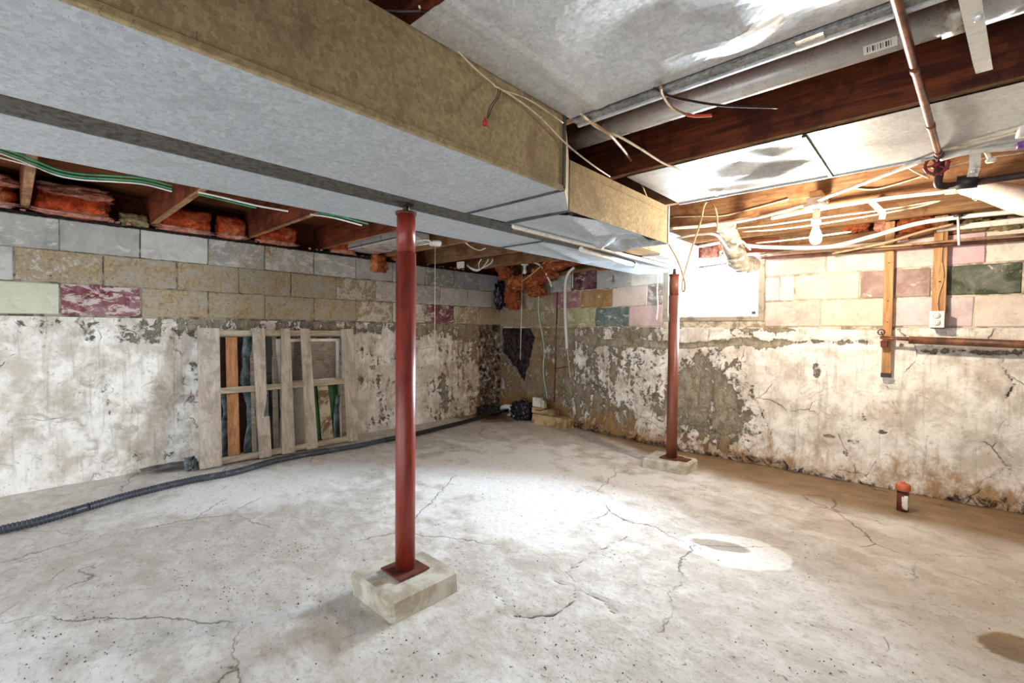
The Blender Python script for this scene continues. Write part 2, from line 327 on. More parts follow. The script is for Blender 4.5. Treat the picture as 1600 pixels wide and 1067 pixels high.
# ------------------------------------------------------------------ mesh helpers
class MB:
    def skew(s):
        s.v = [(x, y+SK*max(0.0, -2.0-x), z) for x, y, z in s.v]; return s
    def wbox(s, a, b, bev=0.0):
        """box along the right-hand wall, bent where the wall bends"""
        if a[0] < -2.0 < b[0]:
            s.box(a, (-2.0, b[1], b[2]), bev); s.box((-2.0, a[1], a[2]), b, bev)
        else: s.box(a, b, bev)
        return s.skew()
    def __init__(s): s.v = []; s.f = []; s.smooth = []
    def add(s, vs, fs, smooth=False):
        o = len(s.v); s.v += [tuple(map(float, q)) for q in vs]
        for f in fs: s.f.append([i+o for i in f]); s.smooth.append(smooth)
        return s
    def box(s, a, b, bev=0.0, jit=0.0):
        a = np.minimum(a, b).astype(float) if False else np.array([min(x, y) for x, y in zip(a, b)]), np.array([max(x, y) for x, y in zip(a, b)])
        lo, hi = a
        if bev <= 0:
            vs = [(x, y, z) for x in (lo[0], hi[0]) for y in (lo[1], hi[1]) for z in (lo[2], hi[2])]
            return s.add([tuple(c + rnd.uniform(-jit, jit) for c in q) for q in vs], [(0, 1, 3, 2), (4, 6, 7, 5), (0, 4, 5, 1), (2, 3, 7, 6), (0, 2, 6, 4), (1, 5, 7, 3)])
        return s.bbox(lo, hi, bev, jit)
    def bbox(s, lo, hi, r, jit=0):
        r = min(r, *(0.45*(hi-lo)))
        idx = {}; vs = []
        for sx in (0, 1):
            for sy in (0, 1):
                for sz in (0, 1):
                    c = np.array([hi[0] if sx else lo[0], hi[1] if sy else lo[1], hi[2] if sz else lo[2]])
                    d = np.array([-1 if sx else 1, -1 if sy else 1, -1 if sz else 1])*r
                    j = np.array([rnd.uniform(-jit, jit) for _ in range(3)])
                    for a in range(3):      # the vertex lying on the face of axis a
                        q = c + d + j; q[a] = c[a] + j[a]
                        idx[(sx, sy, sz, a)] = len(vs); vs.append(q)
        fs = []
        for a in range(3):
            b, c = (a+1) % 3, (a+2) % 3
            for sgn in (0, 1):
                k = []
                for pb, pc in ((0, 0), (1, 0), (1, 1), (0, 1)):
                    t = [0, 0, 0]; t[a] = sgn; t[b] = pb; t[c] = pc; k.append(idx[(*t, a)])
                fs.append(k if sgn else k[::-1])
        for a in range(3):                  # edges along axis a
            b, c = (a+1) % 3, (a+2) % 3
            for pb in (0, 1):
                for pc in (0, 1):
                    t0 = [0, 0, 0]; t0[b] = pb; t0[c] = pc; t1 = list(t0); t1[a] = 1
                    k = [idx[(*t0, b)], idx[(*t1, b)], idx[(*t1, c)], idx[(*t0, c)]]
                    fs.append(k if pb == pc else k[::-1])
        for sx in (0, 1):
            for sy in (0, 1):
                for sz in (0, 1):
                    k = [idx[(sx, sy, sz, a)] for a in range(3)]
                    fs.append(k if (sx+sy+sz) % 2 else k[::-1])
        return s.add(vs, fs)
    def prism(s, poly, d):
        """polygon (3-D points) pushed by vector d"""
        n = len(poly); d = np.array(d, float)
        vs = [np.array(p, float) for p in poly]; vs = vs + [p + d for p in vs]
        return s.add(vs, [list(range(n))[::-1], list(range(n, 2*n))] + [(i, (i+1) % n, (i+1) % n+n, i+n) for i in range(n)])
    def tube(s, path, r, n=10, caps=True, smooth=True, flat=None):
        P = [Vector(p) for p in path]; m = len(P)
        rs = r if isinstance(r, (list, tuple, np.ndarray)) else [r]*m
        T = []
        for i in range(m):
            t = (P[min(i+1, m-1)]-P[max(i-1, 0)]); T.append(t.normalized() if t.length > 1e-9 else Vector((0, 0, 1)))
        up = Vector((0, 0, 1)) if abs(T[0].z) < 0.9 else Vector((1, 0, 0))
        nx = T[0].cross(up).normalized(); vs = []; fs = []
        for i in range(m):
            if i: nx = (nx - T[i]*nx.dot(T[i])).normalized()
            ny = T[i].cross(nx)
            for k in range(n):
                a = 2*math.pi*k/n; sc = flat if flat else 1.0
                vs.append(P[i] + nx*math.cos(a)*rs[i] + ny*math.sin(a)*rs[i]*sc)
        for i in range(m-1):
            for k in range(n):
                fs.append((i*n+k, i*n+(k+1) % n, (i+1)*n+(k+1) % n, (i+1)*n+k))
        s.add(vs, fs, smooth)
        if caps:
            s.f.append([len(s.v)-m*n+k for k in range(n)][::-1]); s.smooth.append(False)
            s.f.append([len(s.v)-n+k for k in range(n)]); s.smooth.append(False)
        return s
    def lathe(s, c, prof, axis=(0, 0, 1), n=20):
        """profile of (radius, distance along axis) about the point c"""
        a = Vector(axis).normalized()
        return s.tube_rings([Vector(c) + a*h for r_, h in prof], [max(r_, 1e-4) for r_, h in prof], a, n)
    def tube_rings(s, P, rs, a, n):
        up = Vector((0, 0, 1)) if abs(a.z) < 0.9 else Vector((1, 0, 0))
        nx = a.cross(up).normalized(); ny = a.cross(nx); vs = []; fs = []
        for p, r_ in zip(P, rs):
            for k in range(n):
                t = 2*math.pi*k/n; vs.append(p + nx*math.cos(t)*r_ + ny*math.sin(t)*r_)
        for i in range(len(P)-1):
            for k in range(n): fs.append((i*n+k, i*n+(k+1) % n, (i+1)*n+(k+1) % n, (i+1)*n+k))
        fs.append(list(range(n))[::-1]); fs.append([(len(P)-1)*n+k for k in range(n)])
        return s.add(vs, fs, True)
    def torus(s, c, axis, R, r, n=20, m=8):
        a = Vector(axis).normalized(); up = Vector((0, 0, 1)) if abs(a.z) < 0.9 else Vector((1, 0, 0))
        nx = a.cross(up).normalized(); ny = a.cross(nx); vs = []; fs = []; c = Vector(c)
        for i in range(n):
            t = 2*math.pi*i/n; e = nx*math.cos(t)+ny*math.sin(t)
            for k in range(m):
                u = 2*math.pi*k/m; vs.append(c + e*(R+r*math.cos(u)) + a*r*math.sin(u))
        for i in range(n):
            for k in range(m): fs.append((i*m+k, i*m+(k+1) % m, ((i+1) % n)*m+(k+1) % m, ((i+1) % n)*m+k))
        return s.add(vs, fs, True)
    def grid(s, P, smooth=True):
        """P: array (nu, nv, 3)"""
        nu, nv = P.shape[:2]
        i, j = np.meshgrid(np.arange(nu-1), np.arange(nv-1), indexing='ij')
        a = (i*nv+j).ravel()
        fs = np.stack([a, a+nv, a+nv+1, a+1], 1).tolist()
        return s.add(P.reshape(-1, 3).tolist(), fs, smooth)

OFF = {}
def link(o, parent=None):
    COL.objects.link(o)
    if parent is not None: o.parent = parent
def tag(o, label=None, cat=None, group=None, kind=None):
    if label: o['label'] = label
    if cat: o['category'] = cat
    if group: o['group'] = group
    if kind: o['kind'] = kind
    return o
def obj(name, mb, mat, parent=None, label=None, cat=None, group=None, kind=None, color=None, origin=None):
    V = np.array(mb.v)
    if parent is not None: off = OFF[parent.name]
    elif origin is not None: off = np.array(origin, float)
    else:
        lo, hi = V.min(0), V.max(0); off = np.array([(lo[0]+hi[0])/2, (lo[1]+hi[1])/2, lo[2]])
    me = bpy.data.meshes.new(name)
    me.from_pydata((V-off).tolist(), [], mb.f); me.update()
    if any(mb.smooth): me.polygons.foreach_set('use_smooth', mb.smooth)
    me.materials.append(mat)
    o = bpy.data.objects.new(name, me); link(o, parent)
    if parent is None: o.location = off
    OFF[o.name] = off
    if color is not None: o.color = color
    return tag(o, label, cat, group, kind)
def thing(name, loc, label, cat, group=None):
    o = bpy.data.objects.new(name, None); o.empty_display_size = 0.1; COL.objects.link(o)
    o.location = loc; OFF[o.name] = np.array(loc, float)
    return tag(o, label, cat, group)

def smooth_path(pts, k=8):
    P = [Vector(p) for p in pts]
    if len(P) < 3: return P
    out = []
    Q = [P[0]*2-P[1]] + P + [P[-1]*2-P[-2]]
    for i in range(1, len(Q)-2):
        a, b, c, d = Q[i-1], Q[i], Q[i+1], Q[i+2]
        for j in range(k):
            t = j/k
            out.append(0.5*((2*b)+(c-a)*t+(2*a-5*b+4*c-d)*t*t+(3*b-a-3*c+d)*t**3))
    out.append(P[-1]); return out

def lump(c, size, seed, amp=0.25, freq=3.0, sub=4, box=0.6):
    import bmesh
    bm = bmesh.new(); bmesh.ops.create_icosphere(bm, subdivisions=sub, radius=1.0)
    s = Vector((seed*7.13, seed*3.7, seed*1.9)); m = MB()
    for v in bm.verts:
        n = v.co.normalized(); mx = max(abs(n.x), abs(n.y), abs(n.z)); p = n*((1-box) + box/mx)
        d = mn.fractal(n*freq+s, 1.0, 2.0, 4)
        d2 = abs(mn.noise(n*freq*2.3+s))
        p = p*(1+amp*d+amp*0.6*d2); v.co = Vector((p.x*size[0]/2, p.y*size[1]/2, p.z*size[2]/2)) + Vector(c)
    bm.verts.index_update()
    m.add([v.co[:] for v in bm.verts], [[v.index for v in f.verts] for f in bm.faces], True); bm.free()
    return m

# numpy noise
def vnoise(x, y, seed=0):
    xi = np.floor(x).astype(np.int64); yi = np.floor(y).astype(np.int64); xf = x-xi; yf = y-yi
    def h(a, b):
        k = (a*374761393 + b*668265263 + seed*982451653) & 0x7fffffff
        k = ((k ^ (k >> 13))*1274126177) & 0x7fffffff
        return ((k ^ (k >> 16)) & 0xffff)/65535.0
    u = xf*xf*(3-2*xf); v = yf*yf*(3-2*yf)
    return (h(xi, yi)*(1-u)+h(xi+1, yi)*u)*(1-v) + (h(xi, yi+1)*(1-u)+h(xi+1, yi+1)*u)*v
def fbm(x, y, seed=0, oc=4):
    s = 0; a = 0.5; t = 0
    for i in range(oc):
        s = s + a*vnoise(x*2**i+i*17.3, y*2**i-i*9.1, seed+i); t += a; a *= 0.5
    return s/t
def blob(x, y, cx, cy, rx, ry, soft=0.5, warp=0.0, seed=3, rot=0.0):
    dx, dy = x-cx, y-cy; c, s_ = math.cos(rot), math.sin(rot)
    a = (dx*c+dy*s_)/rx; b = (-dx*s_+dy*c)/ry
    d = np.sqrt(a*a+b*b)
    if warp: d = d + warp*(fbm(x*7, y*7, seed)-0.5)*2
    return 1-np.clip((d-(1-soft))/(2*soft*0.5+1e-6), 0, 1)
def wear_glare(o, Rr, G, B):
    me = o.data; at_ = me.color_attributes.new('wear_glare', 'FLOAT_COLOR', 'POINT')
    A = np.ones((len(me.vertices), 4), np.float32)
    A[:, 0] = np.clip(Rr, 0, 1).ravel(); A[:, 1] = np.clip(G, 0, 1).ravel(); A[:, 2] = np.clip(B, 0, 1).ravel()
    at_.data.foreach_set('color', A.ravel())
def seg_dist(x, y, pts):
    d = np.full(x.shape, 9.0)
    for (ax, ay), (bx, by) in zip(pts[:-1], pts[1:]):
        vx, vy = bx-ax, by-ay; t = np.clip(((x-ax)*vx+(y-ay)*vy)/(vx*vx+vy*vy+1e-9), 0, 1)
        d = np.minimum(d, np.hypot(x-ax-t*vx, y-ay-t*vy))
    return d

XL, YR = -4.5, 4.30
XMAX, YMIN = 1.7, -2.0
ZJ = 1.915          # underside of the joists
ZT = 2.145          # underside of the subfloor

# ------------------------------------------------------------------ floor
xs = np.arange(XL-0.3, XMAX+0.21, 0.0135); ys = np.arange(YMIN, YR+0.5, 0.0135)
X, Y = np.meshgrid(xs, ys, indexing='ij')
Z = (fbm(X*1.1, Y*1.1, 5, 4)-0.5)*0.03 + (fbm(X*6, Y*6, 11, 4)-0.5)*0.012 + (fbm(X*26, Y*26, 21, 2)-0.5)*0.004
Z *= 0.75
def floor_px(pts): return [at(px, py, 2, 0)[:2] for px, py in pts]
cracks = [floor_px(p) for p in (
    [(865, 683), (915, 697), (960, 712), (978, 727)],
    [(1040, 762), (1110, 766), (1170, 775), (1200, 784), (1250, 789)],
    [(1275, 790), (1330, 803), (1400, 823)],
    [(765, 922), (785, 938), (790, 948)], [(800, 960), (850, 962), (880, 950), (895, 935)],
    [(920, 925), (945, 942), (965, 955)], [(1395, 964), (1420, 976), (1440, 988)],
    [(1270, 975), (1300, 988)], [(868, 905), (895, 920), (900, 935)],
    [(940, 790), (950, 800), (975, 812)], [(885, 895), (930, 860), (985, 838)])]
ck = np.zeros_like(X)
wx = X + (fbm(X*14, Y*14, 31)-0.5)*0.05; wy = Y + (fbm(X*14, Y*14, 33)-0.5)*0.05
for c in cracks: ck = np.maximum(ck, np.clip(1.15-seg_dist(wx, wy, c)/0.011, 0, 1))
Z -= ck*0.009
W = 0.42 + (fbm(X*0.9, Y*0.9, 41)-0.5)*0.5
W += 0.38*blob(X, Y, -2.3, 2.7, 1.3, 1.25, 0.7, 0.5) + 0.18*blob(X, Y, -3.6, 1.2, 0.8, 1.6, 0.8)  # white powder, with window glare between the posts painted in
W -= 0.22*blob(X, Y, -2.6, 0.75, 0.9, 0.75, 0.8, 0.3)
ang = math.radians(22)
ring = blob(X, Y, -0.74, 2.51, 0.31, 0.235, 0.3, 0.12, 5, ang)
core = blob(X, Y, -0.80, 2.53, 0.19, 0.075, 0.25, 0.35, 9, ang-0.1)
W = np.maximum(W*(1-0.3*blob(X, Y, -0.74, 2.51, 0.5, 0.4, 0.4)), ring*1.05)*(1-core*0.75)
# brown damp along the right-hand wall
edge = YW(X) - 0.28 - 0.55*np.clip((X+3.2)/2.4, 0, 1) - 0.12*np.clip(X+0.8, 0, 2) + (fbm(X*2.2, Y*2.2, 51)-0.5)*0.45
S = np.clip((Y-edge)/0.35, 0, 1)*0.8
S = np.maximum(S, 0.42*blob(X, Y, -0.25, 3.15, 0.55, 0.22, 0.3, 0.45, 12, -0.15))
S = np.maximum(S, 0.36*blob(X, Y, 0.15, 3.25, 0.5, 0.5, 0.5, 0.3, 14))
S = np.maximum(S, 0.85*blob(X, Y, -4.25, 4.1, 0.65, 0.45, 0.5, 0.3, 15))
S = np.maximum(S, 0.28*blob(X, Y, 0.1, 2.6, 0.9, 1.3, 0.8, 0.3, 16))
S = np.maximum(S, core*0.62)
patch = blob(X, Y, 0.29, 2.43, 0.165, 0.115, 0.1, 0.25, 17, 0.4)
S = np.maximum(S, patch*0.75)
S *= (1-ring*(1-core)*0.95)
Dk = 0.28*blob(X, Y, -2.35, 1.25, 0.45, 0.35, 0.6, 0.5) + 0.3*blob(X, Y, -0.9, 1.3, 0.7, 0.35, 0.7, 0.5) + 0.25*blob(X, Y, -0.25, 1.5, 0.6, 0.3, 0.7, 0.4)
Dk = np.maximum(Dk, ck*0.85)
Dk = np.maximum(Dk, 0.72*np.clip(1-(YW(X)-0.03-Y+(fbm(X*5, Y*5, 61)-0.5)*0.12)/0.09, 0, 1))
Dk = np.maximum(Dk, 0.75*blob(X, Y, -4.2, 4.2, 0.5, 0.22, 0.5, 0.3, 20))
Dk = np.maximum(Dk, 0.5*blob(X, Y, -4.45, 0.95, 0.16, 0.33, 0.4, 0.3, 22))
Dk = np.maximum(Dk, patch*0.42)
m = MB(); m.grid(np.stack([X, Y, Z], -1))
floor = obj('floor', m, MF, kind='structure', origin=(0, 0, 0))
wear_glare(floor, W, S, Dk)
def fz(x, y):
    i = int(round((x-xs[0])/0.0135)); j = int(round((y-ys[0])/0.0135))
    return float(Z[min(max(i, 0), len(xs)-1), min(max(j, 0), len(ys)-1)])
m = MB(); m.box((XL-0.3, YMIN, -0.2), (XMAX+0.2, YR+0.6, -0.05)); obj('subbase', m, M_mortar, floor)

# ------------------------------------------------------------------ walls: plaster below, blocks above
HL, HR = 1.195, 1.165
us = np.arange(YMIN, YR+0.42, 0.0135); zs = np.arange(-0.03, HL+0.001, 0.0135)
Uu, Zz = np.meshgrid(us, zs, indexing='ij')
foot = np.clip((0.16-Zz)/0.16, 0, 1)
dx = (fbm(Uu*2, Zz*2, 71)-0.5)*0.035 + (fbm(Uu*12, Zz*12, 73)-0.5)*0.012 - 0.05*np.clip((1.2-Uu)/2.5, 0, 1)*np.clip(1-Zz, 0, 1) + 0.02*foot
P = 0.62 + 0.36*np.clip((1.0-Uu)/1.2, 0, 1) - 0.14*np.clip((Uu-3.1)/0.7, 0, 1)
P -= 0.20*np.clip((Zz-1.02+(fbm(Uu*1.5, Zz*2, 75)-0.5)*0.35)/0.10, 0, 1)
P -= 0.13*blob(Uu, Zz, 0.35, 0.75, 0.35, 0.4, 0.9, 0.4) + 0.12*blob(Uu, Zz, 0.3, 1.12, 0.5, 0.1, 0.8, 0.4)
P -= 0.10*blob(Uu, Zz, 2.8, 0.75, 0.5, 0.5, 0.8, 0.3)
S = 0.48*np.clip((Uu-3.0)/1.3, 0, 1) + 0.12
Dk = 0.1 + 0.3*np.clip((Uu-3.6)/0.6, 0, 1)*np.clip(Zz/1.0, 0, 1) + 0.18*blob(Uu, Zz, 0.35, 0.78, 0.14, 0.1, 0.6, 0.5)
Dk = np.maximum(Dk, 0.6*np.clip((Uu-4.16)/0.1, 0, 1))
m = MB(); m.grid(np.stack([XL+dx, Uu, Zz], -1)[:, ::-1])
wall_left = obj('wall_left', m, MP, kind='structure', origin=(0, 0, 0))
wear_glare(wall_left, P[:, ::-1], S[:, ::-1], Dk[:, ::-1])
m = MB(); m.box((XL-0.25, YMIN, -0.1), (XL-0.085, YR+0.6, HL-0.01)); m.box((XL-0.25, YMIN, HL-0.02), (XL-0.004, YR+0.6, 1.866))
obj('mortar_core', m, M_mortar, wall_left)

us = np.arange(XL-0.06, XMAX+0.02, 0.0135); zs = np.arange(-0.03, HR+0.001, 0.0135)
Uu, Zz = np.meshgrid(us, zs, indexing='ij')
foot = np.clip((0.22-Zz)/0.22, 0, 1)
bandc = 1.015 - 0.02*np.sin(Uu*2.3) + (fbm(Uu*3, Zz*0+2, 85)-0.5)*0.10
band = np.clip(1.2-np.abs(Zz-bandc)/(0.018+0.04*fbm(Uu*5, Zz*0, 87)), 0, 1)
P = 0.60 + 0.36*np.clip((Uu+1.15)/0.35, 0, 1) - 0.12*np.clip((-3.0-Uu)/0.3, 0, 1)
P -= 0.16*np.clip((-1.95-Uu)/0.25, 0, 1)*(0.5+fbm(Uu*3, Zz*3, 188))
P -= 0.30*blob(Uu, Zz, -1.6, 0.5, 0.62, 0.6, 0.7, 0.3, 88)
P -= 0.14*blob(Uu, Zz, -2.9, 0.35, 0.25, 0.4, 0.7, 0.3, 89)
P -= band*0.55
P -= 0.42*blob(Uu, Zz, -0.8, 1.14, 0.5, 0.03, 0.6, 0.5, 90)
for px, py, rx, rz in ((1350, 650, .03, .06), (1300, 682, .10, .03), (1335, 690, .06, .035), (1322, 707, .03, .06), (1285, 690, .05, .02), (1375, 674, .06, .025), (1530, 595, .04, .02), (1275, 580, .05, .10)):
    q = at(px, py, 1, YR); P -= 0.5*blob(Uu, Zz, q[0], q[2], rx, rz, 0.3, 0.5, 91)
S = 0.12 + 0.55*np.clip((0.26-Zz+(fbm(Uu*3, Zz*3, 93)-0.5)*0.35)/0.22, 0, 1) + 0.28*np.clip((-3.1-Uu)/0.4, 0, 1) + 0.16*np.clip((-2.0-Uu)/0.3, 0, 1)
S += 0.2*blob(Uu, Zz, -1.05, 0.45, 0.12, 0.5, 0.8, 0.2) + 0.22*blob(Uu, Zz, -0.2, 0.4, 0.1, 0.35, 0.8, 0.2) + 0.22*blob(Uu, Zz, 0.15, 0.2, 0.35, 0.2, 0.8, 0.3)
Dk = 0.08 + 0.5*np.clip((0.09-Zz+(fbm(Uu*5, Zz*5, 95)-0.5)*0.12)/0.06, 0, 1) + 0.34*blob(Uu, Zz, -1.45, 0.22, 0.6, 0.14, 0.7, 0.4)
Dk += band*0.22*np.clip((-1.9-Uu)/0.2, 0, 1) + 0.12*np.clip((-3.2-Uu)/0.4, 0, 1) + 0.28*blob(Uu, Zz, -2.95, 0.3, 0.2, 0.3, 0.6, 0.4)
# black hole where the render has fallen away by the corner
qa = at(812, 560, 1, YR)
hpts = [at(px, py, 1, YR) for px, py in ((784, 478), (812, 482), (836, 532), (828, 560), (820, 600), (812, 588), (797, 570), (784, 548))]
hole = np.ones(Uu.shape); hwx = Uu+(fbm(Uu*12, Zz*12, 96)-0.5)*0.06; hwz = Zz+(fbm(Uu*12, Zz*12, 97)-0.5)*0.06
hc = (np.mean([p[0] for p in hpts]), np.mean([p[2] for p in hpts]))
for p, q in zip(hpts, hpts[1:]+hpts[:1]):
    ex, ez = q[0]-p[0], q[2]-p[2]; sg = np.sign(ex*(hc[1]-p[2])-ez*(hc[0]-p[0]))
    hole = np.minimum(hole, np.clip(sg*(ex*(hwz-p[2])-ez*(hwx-p[0]))/math.hypot(ex, ez)/0.02+0.5, 0, 1))
Dk = np.maximum(Dk, hole*1.1); P = P-hole*0.5; S = S*(1-hole)
crk = [at(px, py, 1, YR) for px, py in ((1172, 610), (1190, 645), (1205, 680))]
crk2 = [at(px, py, 1, YR) for px, py in ((1575, 545), (1565, 570), (1585, 600), (1572, 622))]
cd_ = np.minimum(seg_dist(Uu, Zz, [(c[0], c[2]) for c in crk]), seg_dist(Uu, Zz, [(c[0], c[2]) for c in crk2]))
cm_ = np.clip(1.2-cd_/0.012, 0, 1)
Dk = np.maximum(Dk, cm_*0.6)
dy = (fbm(Uu*2, Zz*2, 81)-0.5)*0.035 + (fbm(Uu*12, Zz*12, 83)-0.5)*0.012 + 0.03*foot*(0.5+fbm(Uu*4, Zz*4, 84)) - band*0.014 - hole*0.05 - cm_*0.01
m = MB(); m.grid(np.stack([Uu, YW(Uu)-dy, Zz], -1))
wall_right = obj('wall_right', m, MP, kind='structure', origin=(0, 0, 0))
wear_glare(wall_right, P, S, Dk)
WX0, WX1, WZ0, WZ1 = -1.965, -1.075, 1.215, 1.79
m = MB(); m.wbox((XL-0.25, YR+0.09, -0.1), (XMAX, YR+0.25, HR-0.01))
for x0, x1, z0, z1 in ((XL-0.25, WX0, HR-0.02, 1.785), (WX1, XMAX, HR-0.02, 1.785), (WX0, WX1, HR-0.02, WZ0)):
    m2 = MB(); m2.wbox((x0, YR+0.004, z0), (x1, YR+0.25, z1)); m.add(m2.v, m2.f)
obj('mortar_core', m, M_mortar2, wall_right)

def block(parent, plane, u0, u1, z0, z1, col, keep, proud):
    g = 0.0035; m = MB()
    if plane == 'L': m.box((XL-0.19, u0+g, z0+g), (XL+proud, u1-g, z1-g), 0.006, 0.003)
    else:
        m.box((u0+g, YR+0.19, z0+g), (u1-g, YR-proud, z1-g), 0.006, 0.003); m.skew()
    obj('concrete_block', m, MB_, parent, color=(*srgb(*col), keep))
GREY, LG, TAN, BRN, WH, LAV = (166, 164, 156), (192, 190, 181), (140, 126, 98), (122, 106, 80), (214, 212, 204), (176, 170, 180)
zc = [1.195, 1.42, 1.645, 1.868]
# bottom exposed course, middle, top: (first boundary, colours from the camera side to the corner with paint kept)
Lc = {0: (-2.43, [(LG, .6), (TAN, .3), (LG, .6), (GREY, .6), (WH, .6), ((196, 200, 172), .85), ((118, 34, 56), .68), (TAN, .25), (BRN, .2), (BRN, .3), (TAN, .35), (WH, .55), (WH, .6), ((108, 34, 54), .7), (WH, .55), (TAN, .4), (BRN, .3), (BRN, .3)]),
      1: (-2.20, [(GREY, .7), (LG, .6), (GREY, .6), (LG, .6), (LG, .95), ((130, 120, 104), .5), (TAN, .3), (TAN, .35), (BRN, .3), (TAN, .3), (LG, .55), (LG, .6), (GREY, .7), (LG, .8), (LG, .75), (TAN, .4), (BRN, .4)]),
      2: (-2.43, [(GREY, .7), (GREY, .7), (LG, .6), (GREY, .7), (GREY, .8), (GREY, .85), (GREY, .9), (LG, .85), (GREY, .65), (GREY, .6), (GREY, .7), (GREY, .9), (GREY, .85), ((132, 138, 128), .8), ((140, 140, 148), .8), (LAV, .9), (LAV, .85), (LAV, .7)])}
for c, (u, cols) in Lc.items():
    for col, keep in cols:
        a, b = max(u, YMIN), min(u+0.4455, YR+0.38)
        if b-a > 0.06: block(wall_left, 'L', a, b, zc[c], zc[c+1], col, keep, rnd.uniform(-0.001, 0.006))
        u += 0.4455
zr = [1.165, 1.375, 1.58, 1.788]
PK, CRM, PCH = (202, 168, 162), (226, 208, 192), (214, 180, 166)
def xr(px): return at(px, 470, 1, YR)[0]
Rc = {0: [(782, (96, 84, 70), .4), (830, (96, 92, 80), .5), (862, (120, 118, 100), .5), (885, (162, 160, 112), .75), (930, (84, 106, 104), .85), (983, (208, 178, 172), .85), (1028, None, 0), (1197, PCH, .85), (1283, (218, 194, 174), .82), (1400, (212, 188, 190), .85), (1480, (214, 192, 194), .85), (1523, CRM, .8), (1640, CRM, .8), (1760, PK, .8), (1900, None, 0)],
      1: [(782, (92, 76, 66), .5), (815, (140, 132, 120), .5), (862, (158, 110, 112), .9), (907, (150, 110, 52), .92), (957, (216, 200, 186), .82), (1010, (140, 118, 106), .7), (1026, None, 0), (1199, (196, 182, 188), .9), (1218, (204, 186, 186), .9), (1241, (222, 190, 172), .84), (1343, (152, 122, 114), .92), (1455, (60, 70, 48), .95), (1597, CRM, .85), (1720, PK, .85), (1900, None, 0)],
      2: [(782, (110, 84, 70), .5), (838, (158, 158, 150), .7), (892, (88, 28, 40), .88), (932, (176, 176, 172), .85), (985, (222, 214, 200), .8), (1028, None, 0), (1193, (212, 174, 164), .84), (1290, (228, 208, 192), .84), (1392, (222, 188, 182), .9), (1463, (206, 170, 176), .9), (1538, (236, 224, 210), .92), (1660, CRM, .85), (1800, PK, .85), (1900, None, 0)]}
for c, row in Rc.items():
    for (px, col, keep), (px2, _, _) in zip(row[:-1], row[1:]):
        if col is None: continue
        a, b = max(xr(px), XL), xr(px2)
        if px2 == 1028 or px2 == 1026: b = WX0-0.004
        if px in (1197, 1199, 1193): a = WX1+0.004
        block(wall_right, 'R', a, b, zr[c], zr[c+1], col, keep, rnd.uniform(0.0, 0.006))

# walls of the room outside the picture
m = MB(); m.box((XMAX, YMIN, -0.1), (XMAX+0.2, YR+0.25, ZT)); obj('wall_camera_side', m, M_mortar, kind='structure')
# timber above the walls
m = MB(); m.box((XL-0.25, YMIN, 1.868), (XL-0.21, YR+0.65, ZT))
obj('rim_board', m, M_joist, wall_left)
m = MB(); m.wbox((XL-0.25, YR+0.16, 1.787), (XMAX, YR+0.2, ZT)); obj('rim_board', m, M_joistw, wall_right)
m = MB(); m.wbox((XL, YR-0.005, 1.789), (XMAX, YR+0.158, 1.825)); obj('sill_plate', m, M_joistw, wall_right)

# ------------------------------------------------------------------ ceiling: boards and joists
m = MB(); m.box((XL-0.25, YMIN, ZT+0.021), (XMAX+0.2, YR+0.7, ZT+0.05))
ceiling = obj('ceiling', m, M_plank, kind='structure', origin=(0, 0, 0))
me = None; x = XL-0.25
while x < XMAX+0.1:
    if me is None:
        m = MB(); m.box((0.003, YMIN, ZT), (0.137, YR+0.7, ZT+0.02), 0.003); o = obj('floorboard', m, M_plank, ceiling); me = o.data
    else:
        o = bpy.data.objects.new('floorboard', me); link(o, ceiling)
    o.location = (x, 0, 0); x += 0.14
JY = [0.06+0.686*k for k in range(-3, 7)]
for k, y in enumerate(JY):
    if y > YR-0.1: continue
    m = MB(); m.box((XL-0.2, y, ZJ), (XMAX, y+0.046, ZT-0.001), 0.004)
    # saw marks and wane are in the material; slight sag as geometry is not visible
    o = obj('joist', m, M_joistw if y > 2.6 else M_joist, ceiling)
    o.data.materials.append(M_joistb)
    for p in o.data.polygons:
        if p.normal.z < -0.5: p.material_index = 1

# ------------------------------------------------------------------ window
win = obj('window_1', MB().box((WX0+0.002, YR-0.004, WZ0+0.002), (WX0+0.05, YR+0.16, WZ1)).box((WX1-0.045, YR-0.004, WZ0+0.002), (WX1-0.002, YR+0.16, WZ1))
          .box((WX0+0.05, YR-0.008, WZ0+0.002), (WX1-0.045, YR+0.16, WZ0+0.035)), M_wingrey, kind='structure', origin=(WX0, YR, WZ0))
m = MB(); sx0, sx1, sz0, sz1 = WX0+0.055, WX1-0.05, WZ0+0.04, WZ1-0.01
for a, b in (((sx0, sz0), (sx0+0.035, sz1)), ((sx1-0.035, sz0), (sx1, sz1)), ((sx0+0.035, sz0), (sx1-0.035, sz0+0.035)), ((sx0+0.035, sz1-0.03), (sx1-0.035, sz1))):
    m.box((a[0], YR+0.05, a[1]), (b[0], YR+0.09, b[1]), 0.004)
obj('sash', m, M_winframe, win)
m = MB(); m.box((sx0+0.03, YR+0.068, sz0+0.03), (sx1-0.03, YR+0.072, sz1-0.025)); obj('pane', m, M_glass, win)
m = MB(); m.box((WX0+0.05, YR+0.0, WZ0+0.035), (WX1-0.045, YR+0.05, WZ0+0.05), 0.003); obj('inner_sill', m, M_winframe, win)
m = MB(); m.box((sx1-0.06, YR+0.04, sz0+0.02), (sx1-0.03, YR+0.05, sz0+0.045), 0.003); obj('latch', m, M_iron, win)

